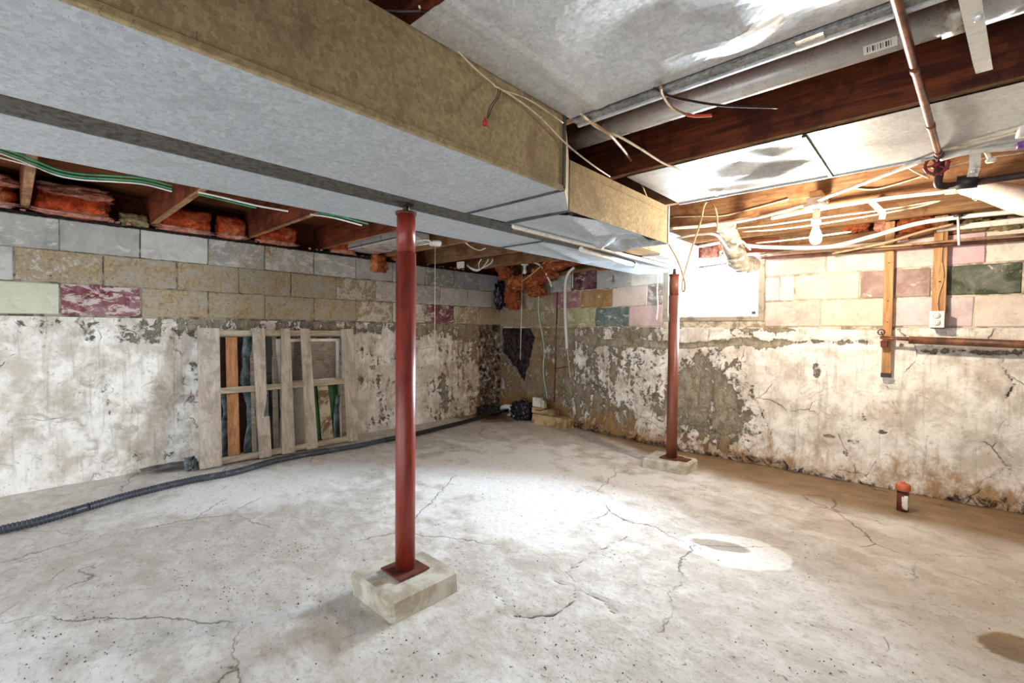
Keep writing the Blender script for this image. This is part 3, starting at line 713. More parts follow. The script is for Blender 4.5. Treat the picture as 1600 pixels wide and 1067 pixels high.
# ------------------------------------------------------------------ steel beam
m = MB(); BX0, BX1 = -1.708, -1.572
m.box((BX0, YMIN, 1.642), (BX1, 3.82, 1.652), 0.002); m.box((-1.643, YMIN, 1.652), (-1.637, 3.82, 1.90)); m.box((BX0, YMIN, 1.90), (BX1, 3.82, 1.912), 0.002)
obj('steel_beam', m, M_beam, label='dark grey steel I-beam running between the two ducts above both red posts', cat='beam')

# ------------------------------------------------------------------ ducts
def sheet(x0, x1, y0, y1, z, thick=0.0015, dents=(), n=0.02, amp=0.002, seed=1, folds=()):
    """thin sheet with dents; underside at z"""
    nx = max(2, int((x1-x0)/n)); ny = max(2, int((y1-y0)/n))
    A, B = np.meshgrid(np.linspace(x0, x1, nx), np.linspace(y0, y1, ny), indexing='ij')
    H = (fbm(A*2.5, B*2.5, seed)-0.5)*amp*2
    e = np.minimum(np.minimum(A-x0, x1-A), np.minimum(B-y0, y1-B)); H = H*np.clip(e/0.05, 0, 1)
    for cx, cy, rx, ry, rot, h in dents:
        c, s_ = math.cos(rot), math.sin(rot); a = ((A-cx)*c+(B-cy)*s_)/rx; b = (-(A-cx)*s_+(B-cy)*c)/ry
        d = np.sqrt(a*a+b*b); H = H + h*np.clip(1-d, 0, 1)*np.clip(e/0.03, 0, 1)
    for (ax, ay), (bx, by), h, wd in folds:
        d = seg_dist(A, B, [(ax, ay), (bx, by)]); H = H + h*np.clip(1-d/wd, 0, 1)
    m = MB(); m.grid(np.stack([A, B, z+H], -1)[:, ::-1], False); m.grid(np.stack([A, B, z+H+thick], -1), False)
    return m
ZD = 1.642
supply = thing('trunk_duct', (-1.3, 0.5, ZD), 'wide galvanised trunk duct with a warm-shaded tan side, right of the beam', 'duct')
def duct_box(x0, x1, y0, y1, z0, z1, skin_left=True):
    m = MB(); t = 0.002
    m.box((x1-t, y0, z0), (x1, y1, z1)); m.box((x0, y0, z1-t), (x1-t, y1, z1))
    if skin_left: m.box((x0, y0, z0), (x0+t, y1, z1-t))
    return m
DX0, DX1, DX2 = -1.568, -1.030, -1.195
# near section
obj('bottom_panel', sheet(DX0, DX1, YMIN, 1.395, ZD, dents=((-1.3, 0.4, 0.25, 0.5, 0.3, 0.004), (-1.15, 0.9, 0.2, 0.25, 0.8, -0.004)), seed=3), M_under, supply)
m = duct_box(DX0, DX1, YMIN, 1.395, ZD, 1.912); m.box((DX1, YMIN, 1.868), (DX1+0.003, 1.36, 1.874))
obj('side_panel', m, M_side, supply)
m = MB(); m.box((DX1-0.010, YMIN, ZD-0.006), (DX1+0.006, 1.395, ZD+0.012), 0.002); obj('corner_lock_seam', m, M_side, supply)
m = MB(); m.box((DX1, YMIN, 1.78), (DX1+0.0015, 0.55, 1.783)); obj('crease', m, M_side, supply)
# transition
P3 = lambda x, y, z: np.array((x, y, z))
m = MB(); m.add([P3(DX0, 1.40, ZD), P3(DX1, 1.40, ZD), P3(DX2, 1.655, ZD), P3(DX0, 1.655, ZD)], [(3, 2, 1, 0)])
a, b, c, d = P3(DX1, 1.40, ZD), P3(-1.30, 1.655, ZD), P3(DX2, 1.655, ZD), P3(DX0, 1.40, ZD)
m = MB(); m.add([P3(DX0, 1.40, ZD), P3(DX0, 1.655, ZD+0.006), P3(-1.42, 1.655, ZD+0.006), P3(DX1-0.01, 1.41, ZD), P3(DX2, 1.655, ZD)],
               [(0, 1, 2), (0, 2, 3), (3, 2, 4)])
m.add([P3(DX0, 1.40, ZD+0.012), P3(DX0, 1.655, ZD+0.012), P3(DX1, 1.40, ZD+0.012), P3(DX2, 1.655, ZD+0.012)], [(0, 2, 3, 1)])
obj('transition_bottom', m, M_under, supply)
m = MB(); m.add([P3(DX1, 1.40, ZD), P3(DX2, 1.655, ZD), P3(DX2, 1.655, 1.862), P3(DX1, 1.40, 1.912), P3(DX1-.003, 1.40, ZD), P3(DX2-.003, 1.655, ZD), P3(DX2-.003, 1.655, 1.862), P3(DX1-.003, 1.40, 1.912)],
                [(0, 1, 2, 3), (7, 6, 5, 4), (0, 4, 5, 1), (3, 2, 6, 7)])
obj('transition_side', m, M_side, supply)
m = MB(); m.box((DX0+0.0, 1.388, ZD-0.006), (DX1+0.004, 1.400, ZD+0.004)); m.box((DX1-0.004, 1.386, ZD), (DX1+0.006, 1.400, 1.912))
obj('drive_slip', m, M_seam, supply)
m = MB(); m.box((DX0, 1.650, ZD-0.007), (DX2+0.003, 1.661, ZD+0.003)); m.box((DX2, 1.652, ZD), (DX2+0.004, 1.660, 1.862)); obj('drive_slip', m, M_seam, supply)
# far section, sagging and dented
obj('bottom_panel', sheet(DX0, DX2, 1.662, 2.66, ZD-0.001, dents=((-1.33, 2.48, 0.2, 0.26, 0.3, 0.05),), folds=(((-1.2, 1.67), (-1.40, 2.25), -0.022, 0.08), ((-1.40, 2.25), (-1.22, 2.45), -0.03, 0.10), ((-1.40, 2.25), (-1.5, 2.65), -0.02, 0.08)), seed=8, amp=0.004), M_under, supply)
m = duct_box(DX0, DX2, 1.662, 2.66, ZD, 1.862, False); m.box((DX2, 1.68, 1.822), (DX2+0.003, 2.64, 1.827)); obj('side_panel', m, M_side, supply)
m = MB(); m.box((DX2-0.012, 2.655, ZD-0.002), (DX2+0.006, 2.672, 1.864), 0.002); m.box((DX0, 2.655, ZD-0.003), (DX2, 2.668, ZD+0.004)); obj('end_flange', m, M_pan, supply)
m = MB(); m.box((DX0, 2.672, 1.67), (DX2-0.02, 2.68, 1.86)); obj('end_cap', m, M_pan, supply)

m = MB(); m.box((-1.565, 2.70, 1.650), (-1.392, 3.0, 1.85), 0.004); obj('wood_block', m, M_tan, label='tan timber packing block behind the end of the trunk duct', cat='wood block')
m = MB(); m.box((-1.55, 3.03, 1.642), (-1.412, 3.72, 1.80), 0.003); bb = obj('boxed_duct', m, M_pan, label='small pale sheet metal box beside the beam end near the window', cat='duct box')
m = MB(); m.lathe((-1.41, 3.62, 1.665), [(0.006, 0), (0.006, 0.004), (0.002, 0.006)], (1, 0, 0), 8); obj('rivet', m, M_seam, bb)

ret = thing('return_duct', (-1.88, 0.5, ZD), 'shallow galvanised duct on the left side of the beam', 'duct')
LX0, LX1 = -2.05, -1.712
obj('bottom_panel', sheet(LX0, LX1, YMIN, 2.11, ZD, dents=((-1.9, 0.2, 0.15, 0.5, 0.1, 0.003),), seed=5), M_under, ret)
m = MB(); m.box((LX0, YMIN, ZD), (LX0+0.002, 2.11, 1.91)); m.box((LX0, YMIN, 1.908), (LX1, 3.95, 1.91)); m.box((LX1-0.002, YMIN, ZD+0.0), (LX1, 3.95, 1.908)); m.box((LX0, 2.12, ZD), (LX0+0.002, 3.95, 1.91)); m.box((LX0, 3.948, ZD), (LX1, 3.95, 1.91))
obj('side_panel', m, M_under, ret)
m = MB(); m.box((LX0-0.002, 2.108, ZD-0.006), (LX1, 2.122, ZD+0.004)); obj('drive_slip', m, M_seam, ret)
obj('bottom_panel', sheet(LX0, LX1, 2.122, 3.95, ZD-0.001, folds=(((-1.75, 2.15), (-2.0, 3.0), -0.012, 0.06), ((-2.0, 3.0), (-1.75, 3.6), 0.01, 0.08)), dents=((-1.85, 3.1, 0.14, 0.4, 0.2, 0.012),), seed=9, amp=0.004), M_under, ret)

# conduits along the beam
m = MB(); m.tube([(-1.545, 1.68, 1.628), (-1.545, 3.75, 1.628)], 0.009, 10); obj('conduit', m, M_white, label='thin white pipe along the right edge of the steel beam', cat='pipe')
m = MB(); m.tube([(-1.575, 1.72, 1.630), (-1.578, 3.8, 1.630)], 0.007, 10); obj('conduit', m, M_tancable, label='thin tan pipe under the steel beam, left of the white one', cat='pipe')
t = thing('drain_pipe', (-1.65, 2.8, 1.62), 'short white plastic tube clipped under the beam end', 'pipe')
m = MB(); m.tube([(-1.62, 2.38, 1.618), (-1.692, 3.22, 1.618)], 0.017, 14); obj('tube', m, M_white, t)
m = MB(); m.torus((-1.687, 3.16, 1.618), (-0.085, 1, 0), 0.020, 0.005, 16, 6); obj('clip', m, M_flange, t)

# ------------------------------------------------------------------ joist pans
t = thing('joist_pan', (0, 1.1, ZJ), 'large galvanised sheet pan at the top of the picture right of the trunk duct', 'sheet metal pan')
obj('sheet', sheet(-1.026, XMAX, 0.715, 1.425, 1.908, dents=((-0.55, 1.12, 0.25, 0.18, 0.5, 0.035), (-0.15, 1.2, 0.4, 0.14, 0.2, -0.03), (-0.75, 1.2, 0.16, 0.22, 0.1, 0.015), (-0.42, 1.3, 0.12, 0.12, 0.3, -0.02)),
    folds=(((-0.895, 0.7), (-0.895, 1.43), -0.006, 0.02),), seed=21, amp=0.005), M_pan, t)
m = MB(); m.box((-1.026, 1.437, 1.900), (XMAX, 1.470, 1.914), 0.002); obj('lip_channel', m, M_flange, t)
m = MB(); m.box((-1.026, 1.470, 1.893), (XMAX, 1.484, 1.912), 0.002); obj('lip_edge', m, M_pan, t)
for a, b in ((0.0, 0.035),):
    m = MB(); m.box((-0.30, 1.432, 1.896), (-0.235, 1.49, 1.90), 0.001); obj('foil_tape', m, M_foil, t)
t = thing('joist_pan', (0, 2.45, ZJ), 'galvanised sheet pan with dents and a seam above the lit bulb', 'sheet metal pan')
obj('sheet', sheet(-1.19, -0.412, 2.15, 2.80, 1.908, dents=((-0.72, 2.38, 0.3, 0.14, 0.25, 0.03), (-0.6, 2.58, 0.28, 0.08, -0.2, -0.025), (-0.95, 2.55, 0.12, 0.2, 0.3, 0.02), (-0.55, 2.3, 0.15, 0.08, 0.6, -0.02), (-0.8, 2.68, 0.2, 0.06, 0.2, 0.015)), n=0.015, seed=23, amp=0.010), M_pan, t)
obj('sheet', sheet(-0.41, XMAX, 2.15, 2.80, 1.906, dents=((0.2, 2.4, 0.5, 0.2, 0, 0.008),), seed=24, amp=0.003), M_pan, t)
m = MB(); m.box((-0.418, 2.152, 1.896), (-0.402, 2.80, 1.906), 0.001); obj('seam_slip', m, M_seam, t)
m = MB(); m.box((-1.19, 2.797, 1.898), (XMAX, 2.806, 1.912), 0.001); obj('lip_edge', m, M_pan, t)

# ------------------------------------------------------------------ round pipe between the joists
t = thing('round_duct', (0, 1.79, 2.0), 'shiny round galvanised pipe running between the dark joist and the pan', 'duct pipe')
m = MB(); m.tube([(-1.35, 1.79, 2.005), (0.02, 1.79, 2.005)], 0.045, 32); obj('pipe_section', m, M_pipe, t)
m = MB(); m.tube([(0.0, 1.79, 2.005), (XMAX, 1.79, 2.005)], 0.049, 32); obj('pipe_section', m, M_pipe, t)
m = MB(); m.tube([(-0.01, 1.79, 2.005), (0.055, 1.79, 2.005)], 0.0515, 32); obj('foil_tape', m, M_foil, t)
# bar code sticker wrapped on the pipe
def on_pipe(x, a, r=0.0458): return (x, 1.79-r*math.cos(a), 2.005-r*math.sin(a))
m = MB(); A = np.array([[on_pipe(x_, a_) for a_ in np.linspace(0.55, 1.15, 7)] for x_ in (-0.185, -0.105)]); m.grid(A[:, ::-1]); st = obj('sticker', m, M_white, t)
m = MB()
for i, wd in enumerate((2, 1, 3, 1, 1, 2, 1, 3, 2, 1)):
    x_ = -0.176 + i*0.0062; A = np.array([[on_pipe(q, a_, 0.0462) for a_ in np.linspace(0.66, 1.0, 4)] for q in (x_, x_+wd*0.0014)]); m.grid(A[:, ::-1])
obj('bar_code', m, M_black, st)

# ------------------------------------------------------------------ posts and piers
def pier(x0, x1, y0, y1, z1, label, grp=None):
    m = MB(); n = 18
    lo, hi = np.array([x0, y0, -0.02]), np.array([x1, y1, z1]); m.bbox(lo, hi, 0.012, 0.006)
    return obj('pier', m, M_pier, label=label, cat='concrete pad')
pier(-1.805, -1.482, 0.965, 1.292, 0.100, 'square pale concrete pad under the nearer red post')
def post(x, y, z0, z1, r, mat, label, base_rot, screw):
    t = thing('post', (x, y, z0), label, 'post')
    m = MB(); m.tube([(x, y, z0+0.006), (x, y, z1*0.25+z0*.75), (x, y, z1-0.17)], r, 28); obj('lower_tube', m, mat, t)
    m = MB(); m.tube([(x, y, z1-0.175), (x, y, z1-0.006)], r*0.93, 28); obj('upper_tube', m, mat, t)
    m = MB(); c, s_ = math.cos(base_rot), math.sin(base_rot); h = r*1.75
    pts = [(x+(a*c-b*s_)*h, y+(a*s_+b*c)*h, z0) for a, b in ((-1, -1), (1, -1), (1, 1), (-1, 1))]
    m.prism(pts, (0, 0, 0.007)); obj('base_plate', m, M_rust, t)
    m = MB(); m.lathe((x, y, z1-0.010), [(r*1.06, 0), (r*1.06, 0.010)], n=28); obj('cap', m, M_rust, t)
    m = MB(); m.lathe((x, y, z1), [(0.014, 0), (0.014, screw)], n=14); m.box((x-0.022, y-0.02, z1+screw-0.012), (x+0.022, y+0.02, z1+screw-0.001)); obj('jack_screw', m, M_iron, t)
    return t
t = post(-1.643, 1.128, 0.100, 1.606, 0.0415, M_red, 'red oxide steel post on the nearer concrete pad', 0.0, 0.036)
m = MB()
for i in range(2): pass
A = np.array([[(-1.643+0.0421*math.cos(a_), 1.128+0.0421*math.sin(a_), z_) for z_ in (0.235, 0.278)] for a_ in np.linspace(3.6, 3.95, 5)]); m.grid(A); obj('sticker', m, M_white, t)
m = MB(); m.bbox(np.array([-1.772, 3.525, -0.02]), np.array([-1.405, 3.79, 0.088]), 0.016, 0.008); obj('pier', m, M_pier, label='smaller concrete pad by the right wall under the farther post', cat='concrete pad')
t = post(-1.576, 3.652, 0.088, 1.580, 0.0415, M_red2, 'brown primer steel post in front of the window', 0.0, 0.06)
A = np.array([[(-1.576+0.0421*math.cos(a_), 3.652+0.0421*math.sin(a_), z_) for z_ in (1.20, 1.265)] for a_ in np.linspace(3.75, 4.1, 5)]); m = MB(); m.grid(A); obj('sticker', m, M_white, t)
m = MB(); m.box((-1.515, 3.60, 0.089), (-1.43, 3.70, 0.096)); obj('shim_plate', m, M_rust, label='loose rusty shim plate on the farther concrete pad', cat='plate')

# ------------------------------------------------------------------ lit bulb
t = thing('bulb_holder', (BULB[0], BULB[1], 1.85), 'lit bare bulb in a round white ceiling holder', 'lamp')
m = MB(); m.box((-0.59, 3.205, 1.872), (-0.50, 3.295, 1.915), 0.004); obj('electrical_box', m, M_white, t)
m = MB(); m.lathe((BULB[0], BULB[1], 1.872), [(0.062, 0), (0.066, -0.008), (0.055, -0.016), (0.02, -0.022)], n=24); obj('canopy', m, M_white, t)
m = MB(); m.lathe((BULB[0], BULB[1], 1.852), [(0.019, 0), (0.019, -0.05), (0.024, -0.052), (0.024, -0.085), (0.016, -0.075)], n=16); obj('socket', m, M_white, t)
m = MB(); m.lathe(BULB, [(0.012, 0.09), (0.016, 0.06), (0.026, 0.035), (0.031, 0.015), (0.0305, 0), (0.026, -0.016), (0.014, -0.028), (0.001, -0.031)], n=20); obj('bulb', m, M_bulb, t)
m = MB(); m.box((-0.575, 3.20, 1.916), (-0.515, 3.474, 1.95), 0.003); obj('mounting_board', m, M_tan, label='short tan block fixed to the joist above the lit bulb', cat='board')

# ------------------------------------------------------------------ insulation and rubble along the left wall
bays = [(JY[i]+0.05, JY[i+1]-0.005) for i in range(len(JY)-1)]
rnd2 = random.Random(5)
k = 0
names = {4: 'torn red insulation batt stuffed above the far left end of the block wall', 3: 'red and pink insulation batt at the left edge of the picture'}
spec = [  # y0, y1, label
    (-0.62, 0.03, 'red insulation batt at the left edge of the picture'),
    (0.12, 0.50, 'pink topped red insulation batt right of the first joist from the left'),
    (0.80, 1.15, 'red insulation batt between the second and third joists from the left'),
    (1.20, 1.42, 'narrow orange red insulation batt just left of the third joist'),
    (1.52, 1.85, 'red insulation batt right of the third joist from the left'),
    (2.20, 2.44, 'small red insulation batt left of the nearer red post'),
    (2.90, 3.10, 'small red insulation scrap just right of the nearer red post'),
]
for i, (a, b, lab) in enumerate(spec):
    m = lump((XL-0.03, (a+b)/2, 1.975), (0.17, b-a, 0.19), 11+i, 0.16, 2.6, 4)
    o = obj('insulation_batt', m, M_ins, label=lab, cat='insulation', group='insulation batts in the joist bays')
    if i < 2:
        mm = lump((XL+0.0, (a+b)/2+0.02, 2.055), (0.19, (b-a)*0.95, 0.08), 31+i, 0.3, 3.0, 4)
        obj('pink_facing', mm, M_insp, o)
    mm = lump((XL+0.035, (a+b)/2, 1.90), (0.05, (b-a)*0.9, 0.035), 51+i, 0.5, 4.0, 3)
    obj('torn_edge', mm, M_insp, o)
# black roofing felt and crumbs on top of the wall
Yg = np.linspace(YMIN, 4.2, 620); C = np.linspace(0, 1, 9); A_, B_ = np.meshgrid(Yg, C, indexing='ij')
xx = XL-0.16 + B_*0.19 + (fbm(A_*9, B_*3, 101)-0.5)*0.04*(B_ > 0.5); zz = 1.868 + 0.028*np.sin(B_*math.pi)*(0.5+fbm(A_*22, B_*4, 103)*1.3) + (fbm(A_*60, B_*9, 104)-0.5)*0.012 - (B_ > 0.95)*0.012
m = MB(); m.grid(np.stack([xx, A_, zz], -1)[:, ::-1]); obj('crumbled_mortar', m, M_dark, wall_left, kind='stuff')
m = MB()
for i in range(150):
    y = rnd2.uniform(-0.8, 4.0); s = rnd2.uniform(0.004, 0.013); x = XL+rnd2.uniform(-0.08, 0.02); z = 1.885
    m.box((x, y, z), (x+s*1.6, y+s*2.2, z+s), 0, s*0.4)
obj('debris_crumbs', m, M_insp, wall_left, kind='stuff')
m = lump((XL+0.02, 2.72, 1.83), (0.09, 0.16, 0.17), 77, 0.4, 3.5, 4); obj('insulation_scrap', m, M_insb, label='tan insulation scrap hanging over the top block just left of the nearer red post', cat='insulation')
m = MB(); m.box((-4.52, 2.35, 1.925), (-3.55, 2.70, 2.02), 0.006)
t = obj('galvanised_boot', m, M_pipe, label='small galvanised duct boot behind the nearer red post', cat='duct')
m = MB(); m.box((-4.50, 2.345, 1.93), (-3.57, 2.349, 1.94)); obj('rim', m, M_seam, t)
m = lump((XL-0.06, 0.66, 1.925), (0.14, 0.17, 0.10), 61, 0.3, 3, 4); obj('insulation_roll', m, M_foam, label='grey brown insulation lump beside the second joist', cat='insulation')

# corner insulation hanging down
t = thing('hanging_insulation', (-4.0, 4.15, 1.5), 'rust orange insulation drooping out of the back corner', 'insulation')
for i, (px, py, w_, h_, y) in enumerate(((793, 428, .22, .16, 4.12), (808, 442, .30, .20, 4.14), (832, 440, .34, .18, 4.16), (850, 428, .32, .17, 4.16), (868, 413, .32, .13, 4.16), (800, 462, .20, .20, 4.18), (803, 476, .17, .14, 4.19), (838, 455, .22, .13, 4.17), (785, 418, .18, .14, 4.1), (880, 412, .5, .07, 4.18), (955, 417, .3, .05, 4.2))):
    c = at(px, py, 1, y-0.06); m = lump(c, (w_, 0.16, h_), 200+i, 0.32, 2.6, 4, 0.3); obj('clump', m, M_insb, t)
m = lump(at(782, 462, 1, 4.2), (0.12, 0.14, 0.34), 231, 0.4, 3, 4, 0.3); obj('dark_rot', m, M_bag, t)
m = MB(); m.tube(smooth_path([at(815, 440, 1, 4.0), at(835, 425, 1, 4.0), at(853, 408, 1, 4.02)], 5), 0.008, 8); obj('loose_lath', m, M_tan, t)

# over the right wall
for i, (px, py, w_, h_, lab) in enumerate(((1338, 352, .16, .10, 'orange insulation tuft above the blocks left of the short wall board'), (1378, 352, .08, .10, 'orange insulation tuft behind the top of the short wall board'), (1432, 352, .20, .10, 'orange insulation clump between the two wall boards'),
                                          (1408, 372, .10, .04, 'thin orange insulation strip over the sill between the two wall boards'))):
    m = lump(at(px, py, 1, YR+0.02), (w_, 0.12, h_), 300+i, 0.3, 3, 4); obj('insulation_tuft', m, M_insp if i % 2 else M_insb, label=lab, cat='insulation', group='insulation tufts over the right wall')
for i, (px, w_) in enumerate(((1525, .13), (1572, .12), (1620, .12))):
    m = lump(at(px, 353-(px-1525)*0.02, 1, YR+0.04), (w_, 0.12, 0.085), 320+i, 0.3, 4, 4)
    obj('foam_chunk', m, M_foam, label=['olive foam chunk above the blocks right of the outlet board', 'second olive foam chunk above the blocks, towards the right edge', 'olive foam chunk cut by the right edge of the picture'][i], cat='foam', group='foam chunks over the right wall')
m = MB(); m.box((XL, 4.12, 1.792), (XMAX, 4.20, 1.832), 0.003)
obj('wall_cable_tray', MB().tube([at(1190, 404, 1, 4.2), at(1400, 388, 1, 4.2), at(1700, 366, 1, 4.2)], 0.012, 10), M_brownpipe, label='thin dark pipe running along the top of the right wall', cat='pipe')
obj('wall_pipe', MB().tube([at(1185, 398, 1, 4.16), at(1400, 384, 1, 4.16), at(1700, 357, 1, 4.16)], 0.008, 10), M_tancable, label='thin tan pipe just above the dark one on the right wall', cat='pipe')
m = MB(); m.box((-0.02, 4.2, 1.80), (XMAX, 4.235, 1.835), 0.002); obj('pale_batten', m, M_winframe, label='pale painted batten on top of the right wall by the right edge', cat='board')

# ------------------------------------------------------------------ boards on the right wall
def wall_board(px0, px1, pyb, name, label, top=1.915, thick=0.03):
    a = at(px0, pyb, 1, YR-0.03); b = at(px1, pyb, 1, YR-0.03); t = thing(name, ((a[0]+b[0])/2, YR-0.015, a[2]), label, 'board')
    m = MB(); m.bbox(np.array([a[0], YR-0.02-thick, a[2]]), np.array([b[0], YR-0.018, top]), 0.003, 0.001); obj('plank', m, M_stud, t); return t, a, b
t, a, b = wall_board(1377, 1392, 588, 'wall_board', 'narrow brown board fixed upright on the right wall, crossing the brown pipe')
m = MB(); m.box((a[0]-0.003, YR-0.055, a[2]-0.004), (b[0]+0.003, YR-0.018, a[2]+0.028), 0.002); obj('foot_bracket', m, M_iron, t)
for z in (1.62, 1.35, 1.2):
    m = MB(); m.lathe(((a[0]+b[0])/2, YR-0.05, z), [(0.004, 0), (0.004, 0.003)], (0, -1, 0), 8); obj('nail', m, M_iron, t)
t, a, b = wall_board(1455, 1477, 512, 'outlet_board', 'wider brown upright board on the right wall carrying the electrical outlet')
m = MB(); m.tube(smooth_path([(a[0]+0.045, YR-0.054, 1.80), (a[0]+0.042, YR-0.055, 1.62), (a[0]+0.055, YR-0.055, 1.5), (a[0]+0.03, YR-0.055, 1.36), (a[0]+0.035, YR-0.055, 1.24)], 6), 0.0035, 6); obj('wire', m, M_tancable, t)
m = MB(); m.lathe((a[0]+0.035, YR-0.05, 1.47), [(0.005, 0), (0.005, 0.004)], (0, -1, 0), 10); obj('nail', m, M_iron, t)
oc = at(1464, 499, 1, YR-0.10); t = thing('outlet', (oc[0], YR-0.1, oc[2]-0.05), 'white double electrical outlet on a dark box at the foot of the wider board', 'outlet')
m = MB(); m.bbox(np.array([oc[0]-0.032, YR-0.095, oc[2]-0.062]), np.array([oc[0]+0.042, YR-0.051, oc[2]+0.05]), 0.004); obj('back_box', m, M_rust, t)
m = MB(); m.bbox(np.array([oc[0]-0.038, YR-0.104, oc[2]-0.056]), np.array([oc[0]+0.038, YR-0.0955, oc[2]+0.056]), 0.004); pl_ = obj('face_plate', m, M_white, t)
for dz in (-0.024, 0.024):
    m = MB(); m.lathe((oc[0], YR-0.104, oc[2]+dz), [(0.018, 0), (0.0175, 0.003)], (0, -1, 0), 18); r_ = obj('receptacle', m, M_winframe, pl_)
    m = MB()
    for sx in (-0.007, 0.006): m.box((oc[0]+sx-0.001, YR-0.1085, oc[2]+dz-0.004), (oc[0]+sx+0.001, YR-0.107, oc[2]+dz+0.006))
    m.lathe((oc[0], YR-0.107, oc[2]+dz-0.010), [(0.0025, 0), (0.0025, 0.0012)], (0, -1, 0), 8)
    m.torus((oc[0], YR-0.1045, oc[2]+dz), (0, 1, 0), 0.0185, 0.0012, 20, 5); obj('slots', m, M_iron, pl_)
# horizontal pipe with a small valve
PY = YR-0.10; p0 = at(1420, 531, 1, PY); p1 = at(1640, 540, 1, PY)
t = thing('supply_pipe', (p0[0], PY, p0[2]), 'thick rusty brown pipe running level along the right wall with a small valve', 'pipe')
m = MB(); m.tube([p0, p1, (XMAX, PY, p1[2]-0.02)], 0.026, 18); obj('pipe', m, M_brownpipe, t)
q = at(1375, 528, 1, PY); m = MB(); m.tube([q, p0], 0.008, 10); m.tube([(q[0], PY, q[2]+0.012), (p0[0], PY, p0[2]+0.014)], 0.004, 8); obj('thin_tube', m, M_copper, t)
q = at(1377, 519, 1, PY-0.03); m = MB(); m.torus(q, (0, 1, 0.1), 0.019, 0.004, 18, 6); m.tube([(q[0]-0.019, q[1], q[2]), (q[0]+0.019, q[1], q[2])], 0.002, 6); m.tube([(q[0], q[1], q[2]-0.019), (q[0], q[1], q[2]+0.019)], 0.002, 6); m.tube([q, (q[0]+0.01, PY+0.01, q[2]-0.03)], 0.004, 8); obj('valve_wheel', m, M_iron, t)
q = at(1381, 536, 1, PY); m = MB(); m.box((q[0]-0.018, PY-0.012, q[2]-0.03), (q[0]+0.02, PY+0.04, q[2]+0.018), 0.004); obj('valve_body', m, M_rust, t)

# ------------------------------------------------------------------ floor clean-out
cx, cy, _ = at(1410, 797, 2, 0); t = thing('cleanout_pipe', (cx, cy, 0), 'short dark pipe stub with a terracotta cap rising from the floor', 'pipe stub')
z0 = fz(cx, cy)-0.02
m = MB(); m.lathe((cx, cy, z0), [(0.030, 0), (0.030, 0.165)], n=22); obj('stub', m, M_rust, t)
m = MB(); m.lathe((cx, cy, z0+0.15), [(0.034, 0), (0.038, 0.004), (0.038, 0.036), (0.033, 0.042)], n=22); m.box((cx-0.012, cy-0.012, z0+0.19), (cx+0.012, cy+0.012, z0+0.205), 0.002); obj('cap', m, M_redcap, t)
m = lump((cx+0.012, cy-0.026, z0+0.08), (0.03, 0.02, 0.08), 402, 0.4, 4, 3); obj('tar_patch', m, M_white, t)

# ------------------------------------------------------------------ pallet leaning on the left wall
t = thing('pallet', (-4.25, 1.65, 0), 'weathered grey wooden pallet leaning against the left wall', 'pallet')
XB, XT, ZTOP = -4.21, -4.39, 1.10
def pp(y, s, off):    # along the slope s = 0 foot .. 1 top, off = out from the rails' front
    L_ = math.hypot(XT-XB, ZTOP); nx_, nz_ = ZTOP/L_, -(XT-XB)/L_
    return np.array([XB+(XT-XB)*s + nx_*off, y, ZTOP*s + 0.012 + nz_*off])
def ytop(px): return at(px, 516, 0, XT+0.02)[1]
def ybot(px): return at(px, 735-(px-311)*0.205, 0, XB)[1]
def pboard(name, t0, t1, b0, b1, mat, s0=0.0, s1=1.0, off=0.0, th=0.018, notch=None, lab=None):
    nrm = pp(0, 0, th)-pp(0, 0, 0)
    f = lambda s: (b0+(t0-b0)*s, b1+(t1-b1)*s)
    if notch is None: poly = [pp(f(s0)[0], s0, off), pp(f(s0)[1], s0, off), pp(f(s1)[1], s1, off), pp(f(s1)[0], s1, off)]
    else:
        y = notch; poly = [pp(f(s0)[0], s0, off), pp(f(s0)[1], s0, off), pp(f(.31)[1], .31, off), pp(f(.31)[1]-.05, .31, off), pp(f(.46)[1]-.015, .46, off), pp(f(s1)[1], s1, off), pp(f(s1)[0], s1, off)]
    m = MB(); m.prism(poly, nrm); return obj(name, m, mat, t, lab)
y0, y1 = ybot(312), ybot(558); t0_, t1_ = ytop(308), ytop(552)
for s in (0.03, 0.535, 0.965):
    a0, a1 = y0+(t0_-y0)*s, y1+(t1_-y1)*s
    m = MB(); m.prism([pp(a0+0.004, s-0.022, -0.075), pp(a1-0.004, s-0.022, -0.075), pp(a1-0.004, s+0.022, -0.075), pp(a0+0.004, s+0.022, -0.075)], pp(0, 0, 0.0745)-pp(0, 0, 0)); obj('rail', m, M_palx, t)
for (ta, tb, ba, bb_, nt) in ((308.5, 343, 312, 346, None), (394.5, 414, 405, 423.5, 1), (440, 453.5, 440.5, 460, None), (470, 484, 479, 495.5, None), (534, 552, 543, 559, None)):
    pboard('slat', ytop(ta), ytop(tb), ybot(ba), ybot(bb_), M_pal, notch=nt, off=0.0005)
for (ta, tb) in ((358, 376), (396, 401), (430, 438)):      # boards on the back of the pallet
    pboard('back_slat', ytop(ta), ytop(tb), ybot(ta+4), ybot(tb+4), M_orange if ta == 358 else M_palx, off=-0.088, th=0.012, s0=0.02)
for s in (0.03, 0.535, 0.965):
    for px in (325, 404, 449, 479, 545):
        yy = ytop(px)*s+ybot(px+3)*(1-s)
        m = MB(); m.lathe(pp(yy, s, 0.0185), [(0.004, 0), (0.004, 0.0015)], (0.98, 0, 0.17), 8); obj('nail', m, M_rust, t)

